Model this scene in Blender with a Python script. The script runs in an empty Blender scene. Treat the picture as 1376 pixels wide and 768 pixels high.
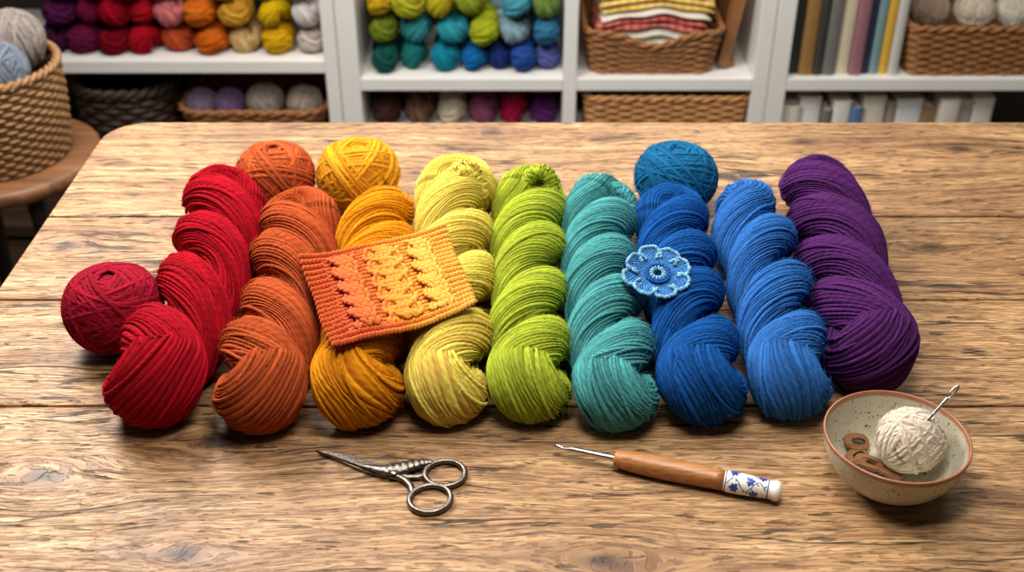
import bpy, bmesh, math, random
import numpy as np
from mathutils import Vector, Matrix
from mathutils.bvhtree import BVHTree

S = bpy.context.scene
COL = S.collection
PI = math.pi
rng = np.random.default_rng(7)
random.seed(7)

# ------------------------------------------------------------------ camera frame
TZ, H, FPX = 0.75, 0.62, 1550.0
PITCH = math.radians(33)
CAM = np.array([0.0, 0.0, TZ + H])
FWD = np.array([0, math.cos(PITCH), -math.sin(PITCH)])
UPV = np.array([0, math.sin(PITCH), math.cos(PITCH)])
RGT = np.array([1.0, 0, 0])

def ray(px, py):
    return FWD + RGT * (px - 688) / FPX + UPV * (384 - py) / FPX

def at(px, py, h=0.0):
    d = ray(px, py)
    return CAM + d * ((TZ + h - CAM[2]) / d[2])

def at_z(px, py, z):
    return at(px, py, z - TZ)

def mpp(p):
    return float(np.dot(p - CAM, FWD)) / FPX

# ------------------------------------------------------------------ node helpers
def lin(c):
    out = []
    for v in c[:3]:
        v = v / 255.0
        out.append(v / 12.92 if v <= 0.04045 else ((v + 0.055) / 1.055) ** 2.4)
    return tuple(out) + (1.0,)

def mul(c, k):
    return tuple(max(0, min(255, v * k)) for v in c)

def shade(c, k):
    """darker tone of a dyed wool: keeps a little more of the warm channel"""
    return (c[0] * k ** 0.75, c[1] * k, c[2] * k ** 0.95)

def new_mat(name):
    m = bpy.data.materials.new(name)
    m.use_nodes = True
    nt = m.node_tree
    return m, nt, nt.nodes['Principled BSDF']

def setin(nt, sock, v):
    if isinstance(v, bpy.types.NodeSocket):
        nt.links.new(v, sock)
    else:
        sock.default_value = v

def mth(nt, op, a, b=0.0, c=None, clamp=False):
    n = nt.nodes.new('ShaderNodeMath')
    n.operation = op
    n.use_clamp = clamp
    setin(nt, n.inputs[0], a)
    setin(nt, n.inputs[1], b)
    if c is not None:
        setin(nt, n.inputs[2], c)
    return n.outputs[0]

def mixc(nt, f, a, b, mode='MIX'):
    n = nt.nodes.new('ShaderNodeMix')
    n.data_type = 'RGBA'
    n.blend_type = mode
    setin(nt, n.inputs[0], f)
    setin(nt, n.inputs[6], a)
    setin(nt, n.inputs[7], b)
    return n.outputs[2]

def comb(nt, x, y, z=0.0):
    n = nt.nodes.new('ShaderNodeCombineXYZ')
    for i, v in enumerate((x, y, z)):
        setin(nt, n.inputs[i], v)
    return n.outputs[0]

def sepv(nt, v):
    n = nt.nodes.new('ShaderNodeSeparateXYZ')
    nt.links.new(v, n.inputs[0])
    return n.outputs

def noise(nt, vec, scale=1.0, detail=3.0, rough=0.55, dist=0.0):
    n = nt.nodes.new('ShaderNodeTexNoise')
    if vec is not None:
        nt.links.new(vec, n.inputs['Vector'])
    n.inputs['Scale'].default_value = scale
    n.inputs['Detail'].default_value = detail
    n.inputs['Roughness'].default_value = rough
    n.inputs['Distortion'].default_value = dist
    return n.outputs[0]

def ramp(nt, f, stops):
    n = nt.nodes.new('ShaderNodeValToRGB')
    e = n.color_ramp.elements
    while len(e) < len(stops):
        e.new(0.5)
    for i, (p, c) in enumerate(stops):
        e[i].position = p
        e[i].color = c
    nt.links.new(f, n.inputs[0])
    return n.outputs[0]

def maprange(nt, v, a, b, c=0.0, d=1.0):
    n = nt.nodes.new('ShaderNodeMapRange')
    nt.links.new(v, n.inputs[0])
    for i, k in enumerate((a, b, c, d)):
        n.inputs[i + 1].default_value = k
    return n.outputs[0]

def bump(nt, bs, h, strength, dist):
    n = nt.nodes.new('ShaderNodeBump')
    n.inputs['Strength'].default_value = strength
    n.inputs['Distance'].default_value = dist
    nt.links.new(h, n.inputs['Height'])
    nt.links.new(n.outputs[0], bs.inputs['Normal'])

def objco(nt):
    return nt.nodes.new('ShaderNodeTexCoord').outputs['Object']

def attr(nt, name):
    n = nt.nodes.new('ShaderNodeAttribute')
    n.attribute_name = name
    return n

YM = {}
def yarn_mat(rgb, freq=0.6):
    key = (tuple(rgb), freq)
    if key in YM:
        return YM[key]
    m, nt, bs = new_mat('yarn_wool')
    a = sepv(nt, attr(nt, 'yarn').outputs['Vector'])
    u, v = a[0], a[1]
    fl = mth(nt, 'FLOOR', u)
    wn = nt.nodes.new('ShaderNodeTexWhiteNoise')
    wn.noise_dimensions = '1D'
    nt.links.new(fl, wn.inputs['W'])
    co = objco(nt)
    n1 = noise(nt, co, 38, 4, 0.6)
    n2 = noise(nt, co, 1000, 3, 0.8)
    fac = mth(nt, 'ADD', mth(nt, 'MULTIPLY', wn.outputs['Value'], 0.55), mth(nt, 'MULTIPLY', n1, 0.45))
    col = mixc(nt, fac, lin(shade(rgb, 0.68)), lin(mul(rgb, 1.26)))
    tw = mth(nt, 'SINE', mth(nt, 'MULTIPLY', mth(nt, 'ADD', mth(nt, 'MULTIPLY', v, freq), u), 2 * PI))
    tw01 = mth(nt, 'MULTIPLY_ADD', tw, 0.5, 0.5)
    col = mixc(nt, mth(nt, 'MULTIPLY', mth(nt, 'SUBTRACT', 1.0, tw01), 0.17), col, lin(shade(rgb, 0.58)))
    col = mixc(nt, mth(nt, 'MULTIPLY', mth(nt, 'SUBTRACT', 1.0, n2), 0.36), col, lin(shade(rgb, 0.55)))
    nt.links.new(col, bs.inputs['Base Color'])
    bs.inputs['Roughness'].default_value = 0.95
    bs.inputs['Specular IOR Level'].default_value = 0.05
    bs.inputs['Sheen Weight'].default_value = 0.18
    bs.inputs['Sheen Roughness'].default_value = 0.5
    bs.inputs['Sheen Tint'].default_value = lin(mul(rgb, 1.35))
    bump(nt, bs, mth(nt, 'ADD', mth(nt, 'MULTIPLY', tw01, 0.40), mth(nt, 'MULTIPLY', n2, 0.8)), 0.9, 0.0012)
    YM[key] = m
    return m

def plain_mat(name, rgb, rough=0.5, metal=0.0, var=0.12, scale=30.0, bmp=0.0, spec=0.5):
    m, nt, bs = new_mat(name)
    n1 = noise(nt, objco(nt), scale, 4)
    nt.links.new(mixc(nt, n1, lin(mul(rgb, 1 - var)), lin(mul(rgb, 1 + var))), bs.inputs['Base Color'])
    bs.inputs['Roughness'].default_value = rough
    bs.inputs['Metallic'].default_value = metal
    bs.inputs['Specular IOR Level'].default_value = spec
    if bmp:
        bump(nt, bs, n1, bmp, 0.002)
    return m

def wood_mat(name, dark, light, sx=3.0, sy=60.0, rough=0.5, axis=0):
    m, nt, bs = new_mat(name)
    p = sepv(nt, objco(nt))
    ax = [p[0], p[1], p[2]]
    sc = [sy, sy, sy]
    sc[axis] = sx
    v = comb(nt, *[mth(nt, 'MULTIPLY', ax[i], sc[i]) for i in range(3)])
    g = noise(nt, v, 1.0, 5, 0.6, 0.4)
    nt.links.new(ramp(nt, g, [(0.3, lin(dark)), (0.7, lin(light))]), bs.inputs['Base Color'])
    bs.inputs['Roughness'].default_value = rough
    bump(nt, bs, g, 0.3, 0.001)
    return m

# ------------------------------------------------------------------ mesh helpers
ORG = {}

def quads(nv, nu, cv, cu):
    iv = np.arange(nv if cv else nv - 1)
    iu = np.arange(nu if cu else nu - 1)
    a, b = np.meshgrid(iv, iu, indexing='ij')
    a2, b2 = (a + 1) % nv, (b + 1) % nu
    return np.stack([a * nu + b, a * nu + b2, a2 * nu + b2, a2 * nu + b], -1).reshape(-1, 4)

class MB:
    def __init__(self):
        self.v, self.f, self.a, self.n = [], [], [], 0
    def add(self, v, f, a=None):
        v = np.asarray(v, float).reshape(-1, 3)
        self.v.append(v)
        self.a.append(np.zeros((len(v), 3)) if a is None else np.asarray(a, float).reshape(-1, 3))
        if isinstance(f, np.ndarray):
            self.f += (f + self.n).tolist()
        else:
            self.f += [[i + self.n for i in q] for q in f]
        self.n += len(v)
        return self
    def get(self):
        return np.concatenate(self.v), self.f, np.concatenate(self.a)

def mk(name, geo, mat, parent=None, org=None, smooth=True, extra=None):
    if isinstance(geo, MB):
        geo = geo.get()
    v, f, a = geo
    if parent is not None:
        org = ORG[parent.name]
    if org is None:
        org = (0, 0, 0)
    org = np.asarray(org, float)
    me = bpy.data.meshes.new(name)
    me.from_pydata((np.asarray(v) - org).tolist(), [], f if isinstance(f, list) else f.tolist())
    if a is not None:
        at_ = me.attributes.new('yarn', 'FLOAT_VECTOR', 'POINT')
        at_.data.foreach_set('vector', np.asarray(a, np.float32).ravel())
    if extra:
        for k, vals in extra.items():
            e = me.attributes.new(k, 'FLOAT', 'POINT')
            e.data.foreach_set('value', np.asarray(vals, np.float32))
    me.materials.append(mat)
    me.polygons.foreach_set('use_smooth', [smooth] * len(me.polygons))
    me.update()
    o = bpy.data.objects.new(name, me)
    COL.objects.link(o)
    if parent is not None:
        o.parent = parent
    else:
        o.location = org
    ORG[o.name] = org
    return o

def tag(o, label, cat, group=None, kind=None):
    o['label'] = label
    o['category'] = cat
    if group:
        o['group'] = group
    if kind:
        o['kind'] = kind
    return o

def thing(name, label, cat, org, group=None):
    o = bpy.data.objects.new(name, None)
    COL.objects.link(o)
    o.location = org
    o.empty_display_size = 0.02
    ORG[o.name] = np.asarray(org, float)
    return tag(o, label, cat, group)

def struct(name, geo, mat, smooth=False):
    o = mk(name, geo, mat, smooth=smooth)
    o['kind'] = 'structure'
    return o

def from_bm(bm):
    bm.verts.index_update()
    v = np.array([p.co[:] for p in bm.verts])
    f = [[p.index for p in q.verts] for q in bm.faces]
    bm.free()
    return v, f

def rbox(c, size, bev=0.002, rot=None, seg=2):
    bm = bmesh.new()
    bmesh.ops.create_cube(bm, size=1.0)
    for p in bm.verts:
        p.co = Vector((p.co.x * size[0], p.co.y * size[1], p.co.z * size[2]))
    if bev:
        bmesh.ops.bevel(bm, geom=list(bm.edges), offset=min(bev, min(size) * 0.45), segments=seg, affect='EDGES', profile=0.5)
    v, f = from_bm(bm)
    if rot is not None:
        v = v @ np.array(rot).T
    return v + np.asarray(c, float), f

def prism(outline, z0, z1, bev=0.0, seg=2):
    bm = bmesh.new()
    vs = [bm.verts.new((p[0], p[1], z0)) for p in outline]
    fc = bm.faces.new(vs)
    r = bmesh.ops.extrude_face_region(bm, geom=[fc])
    tv = [g for g in r['geom'] if isinstance(g, bmesh.types.BMVert)]
    bmesh.ops.translate(bm, verts=tv, vec=(0, 0, z1 - z0))
    bmesh.ops.recalc_face_normals(bm, faces=list(bm.faces))
    if bev:
        te = [e for e in bm.edges if all(abs(p.co.z - z1) < 1e-6 for p in e.verts)]
        bmesh.ops.bevel(bm, geom=te, offset=bev, segments=seg, affect='EDGES', profile=0.5)
    return from_bm(bm)

def nrm(a):
    return a / (np.linalg.norm(a, axis=-1, keepdims=True) + 1e-12)

def sweep(P, N, r, closed, seg=6, uid=0.0, flat=1.0):
    P = np.asarray(P, float)
    T = (np.roll(P, -1, 0) - np.roll(P, 1, 0)) if closed else np.gradient(P, axis=0)
    T = nrm(T)
    N = np.broadcast_to(np.asarray(N, float), P.shape)
    N = nrm(N - (N * T).sum(1, keepdims=True) * T)
    B = np.cross(T, N)
    r = np.broadcast_to(np.asarray(r, float), (len(P),))
    ps = np.arange(seg) / seg * 2 * PI
    V = P[:, None] + r[:, None, None] * (np.cos(ps)[None, :, None] * N[:, None] * flat + np.sin(ps)[None, :, None] * B[:, None])
    L = np.concatenate([[0], np.cumsum(np.linalg.norm(np.diff(P, axis=0), axis=1))])
    A = np.zeros(V.shape)
    A[..., 0] = uid + ps[None] / (2 * PI) * 0.999
    A[..., 1] = (L / (2 * max(r.mean(), 1e-6)))[:, None]
    f = quads(len(P), seg, closed, True)
    fl = f.tolist()
    if not closed:
        fl.append(list(range(seg))[::-1])
        fl.append([(len(P) - 1) * seg + i for i in range(seg)])
    return V.reshape(-1, 3), fl, A.reshape(-1, 3)

def tube(P, r, seg=8, uid=0.0, ref=(0, 0, 1), closed=False, flat=1.0):
    return sweep(P, np.array(ref, float), r, closed, seg, uid, flat)

def smooth_path(pts, n):
    pts = np.asarray(pts, float)
    k = len(pts)
    ext = np.concatenate([[2 * pts[0] - pts[1]], pts, [2 * pts[-1] - pts[-2]]])
    t = np.linspace(0, k - 1, n)
    i = np.minimum(t.astype(int), k - 2)
    f = (t - i)[:, None]
    p0, p1, p2, p3 = ext[i], ext[i + 1], ext[i + 2], ext[i + 3]
    return 0.5 * (2 * p1 + (p2 - p0) * f + (2 * p0 - 5 * p1 + 4 * p2 - p3) * f ** 2 + (3 * p1 - p0 - 3 * p2 + p3) * f ** 3)

def lathe(profile, c, seg=48, axis=None):
    pr = np.asarray(profile, float)
    ps = np.arange(seg) / seg * 2 * PI
    if axis is None:
        D, E, U = np.array([0, 0, 1.0]), np.array([1.0, 0, 0]), np.array([0, 1.0, 0])
    else:
        D = nrm(np.asarray(axis, float))
        U = np.array([0, 0, 1.0])
        E = nrm(np.cross(U, D)); U = np.cross(D, E)
    V = np.asarray(c, float) + pr[:, None, 1:2] * D + pr[:, None, 0:1] * (np.cos(ps)[None, :, None] * E + np.sin(ps)[None, :, None] * U)
    return V.reshape(-1, 3), quads(len(pr), seg, False, True).tolist()

# ------------------------------------------------------------------ yarn shapes
def ridged(P, N, rn, rb, n, closed, rg, twist=1, dep=0.12, inner=1.0, jit=0.034, warp=0.34, full=1.0, loose=0, zmin=-9):
    m = len(P)
    T = (np.roll(P, -1, 0) - np.roll(P, 1, 0)) if closed else np.gradient(P, axis=0)
    T = nrm(T)
    N = nrm(N - (N * T).sum(1, keepdims=True) * T)
    B = np.cross(T, N)
    fr = np.array([0, 0.13, 0.5, 0.87])
    u = (np.arange(n)[:, None] + fr[None]).ravel()
    k = np.floor(u).astype(int)
    f = u - k
    t = np.arange(m) / m
    wd = rg.uniform(0.78, 1.22, n)
    cum = np.concatenate([[0], np.cumsum(wd)]) / wd.sum() * n
    ub = cum[k] + f * (cum[k + 1] - cum[k])
    W = np.zeros((m, len(u)))
    for _ in range(9):
        a, b = rg.integers(1, 6), rg.integers(2, 14)
        W += rg.uniform(0.3, 1) * np.sin(2 * PI * (a * ub[None] / n + b * rg.choice([-1, 1]) * t[:, None] + rg.random()))
    psi = 2 * PI * (ub[None] / n + warp * W / n + twist * t[:, None])
    prof = np.sqrt(np.maximum(0, 1 - (2 * f - 1) ** 2))
    J = np.zeros((m, len(u)))
    for _ in range(3):
        fb = rg.integers(1, 18, n)
        ph = rg.random(n)
        J += jit * 0.6 * np.sin(2 * PI * (fb[k][None] * t[:, None] + ph[k][None])) * (0.35 + 0.65 * prof[None])
    rad = 1 + dep * (prof[None] - 1) + J
    fullv = np.broadcast_to(np.asarray(full, float), (m,))
    def surf(idx, ps, rd):
        c, s = np.cos(ps), np.sin(ps)
        s = np.where(c < 0, np.sign(s) * np.abs(s) ** fullv[idx], s)
        c = np.where(c < 0, c * inner, c)
        return (rn[idx] * c * rd)[..., None] * N[idx] + (rb[idx] * s * rd)[..., None] * B[idx]
    ii = np.broadcast_to(np.arange(m)[:, None], psi.shape)
    off = surf(ii, psi, rad)
    V = P[:, None] + off
    L = np.concatenate([[0], np.cumsum(np.linalg.norm(np.diff(P, axis=0), axis=1))])
    wst = 2 * PI * 0.5 * (rn.mean() + rb.mean()) / n
    A = np.zeros(V.shape)
    A[..., 0] = u[None]
    A[..., 1] = (L / wst)[:, None]
    mb = MB()
    mb.add(V.reshape(-1, 3), quads(m, len(u), closed, True), A.reshape(-1, 3))
    # strands that have slipped out of line and cross over their neighbours
    for q in range(loose):
        ln = int(rg.uniform(0.07, 0.18) * m)
        i0 = rg.integers(0, m - ln)
        idx = np.arange(i0, i0 + ln)
        s = np.linspace(0, 1, ln)
        p0 = rg.uniform(-1.7, 1.7)
        dr = rg.uniform(1.5, 4.5) * rg.choice([-1, 1]) * 2 * PI / n
        ps = p0 + 2 * PI * twist * (t[idx] - t[i0]) + dr * (3 * s * s - 2 * s ** 3)
        rd = 0.90 + 0.108 * np.sin(np.clip(s, 0, 1) * PI) ** 0.6
        o_ = surf(idx, ps, rd)
        pp = P[idx] + o_
        pp[:, 2] = np.maximum(pp[:, 2], zmin)
        mb.add(*sweep(pp, nrm(o_), wst * 0.46, False, 6, uid=rg.integers(0, 90)))
    V2, F2, A2 = mb.get()
    return V2, F2, A2, V.reshape(-1, 3), nrm(off.reshape(-1, 3))

def fibres(mb, V, Nn, count, rg, zmin, lmin=0.004, lmax=0.012, rad=0.00014):
    """loose wool hairs growing out of the surface"""
    idx = rg.integers(0, len(V), count * 3)
    ok = (V[idx, 2] > zmin) & (Nn[idx, 2] > -0.3)
    idx = idx[ok][:count]
    p, n = V[idx], Nn[idx]
    t = nrm(np.cross(n, rg.normal(size=p.shape)))
    b = np.cross(n, t)
    ln = rg.uniform(lmin, lmax, len(p))[:, None]
    lift = rg.uniform(0.0005, 0.0036, len(p))[:, None]
    curl = rg.uniform(-0.5, 0.5, len(p))[:, None]
    ss = np.array([0, 0.3, 0.65, 1.0])
    pts = np.stack([p - n * 0.0006 * (1 - s) + t * ln * s + b * ln * curl * s * s + n * lift * (1.6 * s - 0.7 * s * s) for s in ss], 1)
    rr = rad * np.array([1, 1, 0.8, 0.4])
    ring = [n, -0.5 * n + 0.87 * b, -0.5 * n - 0.87 * b]
    R3 = np.stack([pts + rr[None, :, None] * q[:, None] for q in ring], 2)
    K = len(p)
    base = quads(4, 3, False, True)
    F = (base[None] + (np.arange(K) * 12)[:, None, None]).reshape(-1, 4)
    A = np.zeros((K * 12, 3)); A[:, 0] = np.repeat(rg.integers(0, 40, K), 12) + 0.25
    mb.add(R3.reshape(-1, 3), F, A)

def skein_geo(axis, R0, R1, base_z, turns, hand, phi0, n, nv, seed, bulge=1.06, hfac=0.8, dep=0.12, loose=0):
    """axis: control points in plan from the front tip to the back tip"""
    rg = np.random.default_rng(seed)
    ax = smooth_path(axis, 400)
    ax[:, 2] = 0
    L = np.concatenate([[0], np.cumsum(np.linalg.norm(np.diff(ax, axis=0), axis=1))])
    def C(s):
        return np.stack([np.interp(s, L, ax[:, i]) for i in range(3)], -1)
    Lt = L[-1]
    s0, s1 = R0 * 1.0, Lt - R1 * 1.0
    wph = rg.uniform(0, 6, 3)
    def Rf(s):
        q = np.clip((s - s0) / (s1 - s0), 0, 1)
        r = R0 + (R1 - R0) * q
        wv = 1 + 0.022 * np.sin(q * 9 + wph[0]) + 0.018 * np.sin(q * 17 + wph[1])
        return r * wv * (1 + (bulge - 1) * np.exp(-(q / 0.12) ** 2))
    def frame(s):
        e = 0.01
        T = nrm(C(np.clip(s + e, 0, Lt)) - C(np.clip(s - e, 0, Lt)))
        side = np.stack([T[:, 1], -T[:, 0], 0 * T[:, 0]], -1)
        return T, side
    a, rr, rt = 0.490, 0.510, 0.575
    nh = int(nv * 0.40)
    nU = (nv - 2 * nh) // 2
    def phi(s):
        q = (s - s0) / (s1 - s0)
        return phi0 + hand * 2 * PI * (turns * (0.9 * q + 0.1 * q * q) + 0.025 * np.sin(q * 11 + wph[2]) * q * (1 - q) * 4)
    up = np.array([0, 0, 1.0])
    def ply(s, off):
        T, side = frame(s)
        ph = phi(s) + off
        Nn = np.cos(ph)[:, None] * side + np.sin(ph)[:, None] * up
        R = Rf(s)
        P = C(s) + (a * R)[:, None] * Nn
        P[:, 2] += base_z + hfac * R
        q = (s - s0) / (s1 - s0)
        e = np.minimum(1, np.minimum(q, 1 - q) / 0.10)
        front = np.exp(-(q / 0.10) ** 2)
        return P, Nn, R, rt + 0.10 * front, 0.62 + 0.38 * e
    sA = np.linspace(s1, s0, nh, endpoint=False)
    sB = np.linspace(s0, s1, nh, endpoint=False)
    def uturn(s, off, outward, front):
        s = np.array([s])
        T, side = frame(s)
        ph = phi(s) + off
        N0 = (np.cos(ph)[:, None] * side + np.sin(ph)[:, None] * up)[0]
        R = Rf(s)[0]
        th = np.linspace(0, PI, nU, endpoint=False)
        Nn = np.cos(th)[:, None] * N0 + np.sin(th)[:, None] * T[0] * outward
        P = C(s)[0] + a * R * Nn
        P[:, 2] += base_z + hfac * R
        return P, Nn, np.full(nU, R), rt + 0.10 * front + (0.16 - 0.06 * front) * np.sin(th), np.full(nU, 0.62)
    parts = [ply(sA, 0.0), uturn(s0, 0.0, -1, 1), ply(sB, PI), uturn(s1, PI, 1, 0)]
    P, N, R, Q, FU = [np.concatenate([p[i] for p in parts]) for i in range(5)]
    ker = np.array([1, 2, 3, 2, 1]) / 9.0
    def sm(X):
        Y = np.concatenate([X[-2:], X, X[:2]])
        return np.stack([np.convolve(Y[:, i], ker, 'valid') for i in range(3)], -1)
    P = sm(P); N = nrm(sm(N))
    tt = np.arange(len(P)) / len(P) * 2 * PI
    wob = 1 + 0.03 * np.sin(tt * 5 + wph[1]) + 0.025 * np.sin(tt * 9 + wph[0])
    V, F, A, SV, NN = ridged(P, N, rr * R * wob, Q * R * wob, n, True, rg, twist=1, inner=a / rr * 0.98, full=FU, dep=dep, loose=loose, zmin=base_z + 0.003)
    V[:, 2] = np.maximum(V[:, 2], base_z + 0.0005)
    return V, F, A, SV, NN

def ball_geo(R, r, groups, per, seg, ring, seed, tmin=42, tmax=74, squash=0.94, hair=0, flat_top=False, jit=0.35, hollow=False):
    rg = np.random.default_rng(seed)
    mb = MB()
    cs = 20
    th = np.linspace(0.001, PI - 0.001, 14)
    ps = np.arange(cs) / cs * 2 * PI
    Rc = R * (0.74 if hollow else 0.88)
    V = np.stack([np.outer(np.sin(th), np.cos(ps)), np.outer(np.sin(th), np.sin(ps)), np.outer(np.cos(th), np.ones(cs))], -1) * Rc
    mb.add(V, quads(14, cs, False, True))
    t = np.arange(seg) / seg * 2 * PI
    uid = 0
    nin = 9 if hollow else 0
    for g in range(-nin, groups):
        q = max(0, g) / max(1, groups - 1)
        if g < 0:
            tau = math.radians(rg.uniform(66, 88))
            rl = R * 0.80 - r
        else:
            tau = math.radians(rg.uniform(tmin, tmax)) if g % 3 else math.radians(rg.uniform(tmax - 6, tmax))
            rl = R * (0.88 + 0.12 * q) - r
        az = g * 2.39996 + rg.uniform(-0.3, 0.3)
        M = Matrix.Rotation(az, 3, 'Z') @ Matrix.Rotation(tau, 3, 'X')
        M = np.array(M)
        off = rg.uniform(-0.12, 0.12)
        for j in range(per):
            d = (j - (per - 1) / 2) * 2 * r * 0.98 / R + off * 0.6 + rg.uniform(-0.2, 0.2) * r / R
            wob = 0.5 * r / R * np.sin(t * rg.integers(1, 4) + rg.uniform(0, 6))
            dd = np.clip(d + wob, -0.95, 0.95)
            k = np.sqrt(1 - dd ** 2)
            P = np.stack([k * np.cos(t), k * np.sin(t), dd], -1)
            P = P @ M.T
            rad = rl + rg.uniform(-jit, jit) * r
            v, f, a = sweep(P * rad, P, r, True, ring, uid)
            uid += 1
            mb.add(v, f, a)
    if hair:
        d = nrm(rg.normal(size=(hair * 3, 3)))
        d = d[d[:, 2] < 0.8]
        fibres(mb, d * R * 0.97, d, hair, rg, -R * 0.5)
    V, F, A = mb.get()
    if flat_top:
        zt = 0.66 * R
        V[:, 2] = np.where(V[:, 2] > zt, zt + (V[:, 2] - zt) * 0.66, V[:, 2])
    V[:, 2] *= squash
    V[:, 2] -= -R * squash
    V[:, 2] = np.maximum(V[:, 2], R * 0.05)
    V[:, 2] -= R * 0.05
    return V, F, A      # stands on z = 0

# ------------------------------------------------------------------ materials
def make_table_mat():
    m, nt, bs = new_mat('worn_oak')
    p = sepv(nt, objco(nt))
    pl = attr(nt, 'plank').outputs['Fac']
    X, Y = p[0], p[1]
    x = mth(nt, 'ADD', X, mth(nt, 'MULTIPLY', pl, 3.71))
    n1 = noise(nt, comb(nt, mth(nt, 'MULTIPLY', x, 2.2), mth(nt, 'MULTIPLY', Y, 7.0), pl), 1.0, 3)
    y2 = mth(nt, 'ADD', Y, mth(nt, 'MULTIPLY', mth(nt, 'SUBTRACT', n1, 0.5), 0.06))
    kn = None
    halo = None
    knots = [(at(292, 592), 0.036), (at(925, 236), 0.028), (at(985, 240), 0.024), (at(560, 232), 0.018), (at(1290, 200), 0.03),
             (at(90, 330), 0.03), (at(812, 752), 0.028), (at(245, 745), 0.022), (at(1250, 330), 0.03), (at(660, 178), 0.022), (at(1080, 190), 0.022), (at(60, 640), 0.028)]
    for c, r in knots:
        dx = mth(nt, 'MULTIPLY', mth(nt, 'SUBTRACT', X, float(c[0])), 0.5)
        dy = mth(nt, 'SUBTRACT', Y, float(c[1]))
        d2 = mth(nt, 'ADD', mth(nt, 'MULTIPLY', dx, dx), mth(nt, 'MULTIPLY', dy, dy))
        g = mth(nt, 'EXPONENT', mth(nt, 'MULTIPLY', d2, -1.0 / (r * r)))
        y2 = mth(nt, 'SUBTRACT', y2, mth(nt, 'MULTIPLY', mth(nt, 'MULTIPLY', dy, g), 0.9))
        gs = mth(nt, 'EXPONENT', mth(nt, 'MULTIPLY', d2, -1.0 / (r * r * 0.07)))
        kn = gs if kn is None else mth(nt, 'ADD', kn, gs)
        halo = g if halo is None else mth(nt, 'ADD', halo, g)
    gA = noise(nt, comb(nt, mth(nt, 'MULTIPLY', x, 3.0), mth(nt, 'MULTIPLY', y2, 95.0), pl), 1.0, 8, 0.70, 0.15)
    gB = noise(nt, comb(nt, mth(nt, 'MULTIPLY', x, 14.0), mth(nt, 'MULTIPLY', y2, 440.0), pl), 1.0, 4, 0.7)
    pores = noise(nt, comb(nt, mth(nt, 'MULTIPLY', x, 75.0), mth(nt, 'MULTIPLY', y2, 640.0), pl), 1.0, 2, 0.5)
    pm = maprange(nt, pores, 0.53, 0.59)
    dents = noise(nt, comb(nt, mth(nt, 'MULTIPLY', x, 34.0), mth(nt, 'MULTIPLY', Y, 200.0), pl), 1.0, 3, 0.6)
    dm = maprange(nt, dents, 0.62, 0.66)
    cr = noise(nt, comb(nt, mth(nt, 'MULTIPLY', x, 3.5), mth(nt, 'MULTIPLY', y2, 46.0), mth(nt, 'ADD', pl, 7.0)), 1.0, 3, 0.55)
    cm = maprange(nt, mth(nt, 'ABSOLUTE', mth(nt, 'SUBTRACT', cr, 0.5)), 0.006, 0.018, 1.0, 0.0)
    crg = noise(nt, comb(nt, mth(nt, 'MULTIPLY', x, 6.0), mth(nt, 'MULTIPLY', Y, 24.0), 3.0), 1.0, 2)
    cm = mth(nt, 'MULTIPLY', cm, maprange(nt, crg, 0.51, 0.57))
    big = noise(nt, comb(nt, mth(nt, 'MULTIPLY', x, 3.0), mth(nt, 'MULTIPLY', Y, 8.0), pl), 1.0, 4, 0.6)
    stain = noise(nt, comb(nt, mth(nt, 'MULTIPLY', X, 5.0), mth(nt, 'MULTIPLY', Y, 8.0), 5.0), 1.0, 5, 0.65)
    fac = mth(nt, 'ADD', mth(nt, 'MULTIPLY', gA, 0.56), mth(nt, 'MULTIPLY', gB, 0.44))
    fac = mth(nt, 'ADD', fac, mth(nt, 'MULTIPLY', mth(nt, 'SUBTRACT', big, 0.5), 0.24))
    fac = mth(nt, 'SUBTRACT', fac, mth(nt, 'MULTIPLY', halo, 0.06))
    col = ramp(nt, fac, [(0.33, lin((86, 56, 32))), (0.43, lin((134, 96, 60))), (0.53, lin((172, 132, 88))), (0.65, lin((206, 170, 124)))])
    col = mixc(nt, mth(nt, 'MULTIPLY', pm, 0.55), col, lin((84, 54, 29)))
    col = mixc(nt, maprange(nt, stain, 0.52, 0.72, 0.0, 0.65), col, lin((90, 59, 34)))
    col = mixc(nt, mth(nt, 'MULTIPLY', dm, 0.78), col, lin((54, 33, 18)))
    col = mixc(nt, mth(nt, 'MULTIPLY', cm, 0.9), col, lin((38, 23, 13)))
    col = mixc(nt, mth(nt, 'MULTIPLY', kn, 0.95, clamp=True), col, lin((42, 25, 13)))
    nt.links.new(col, bs.inputs['Base Color'])
    nt.links.new(maprange(nt, gA, 0.3, 0.7, 0.56, 0.40), bs.inputs['Roughness'])
    bs.inputs['Specular IOR Level'].default_value = 0.45
    h = mth(nt, 'SUBTRACT', mth(nt, 'MULTIPLY', gB, 0.6), mth(nt, 'ADD', mth(nt, 'MULTIPLY', pm, 0.5), mth(nt, 'ADD', mth(nt, 'MULTIPLY', dm, 1.0), mth(nt, 'MULTIPLY', cm, 1.4))))
    bump(nt, bs, h, 0.7, 0.0013)
    return m

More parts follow.
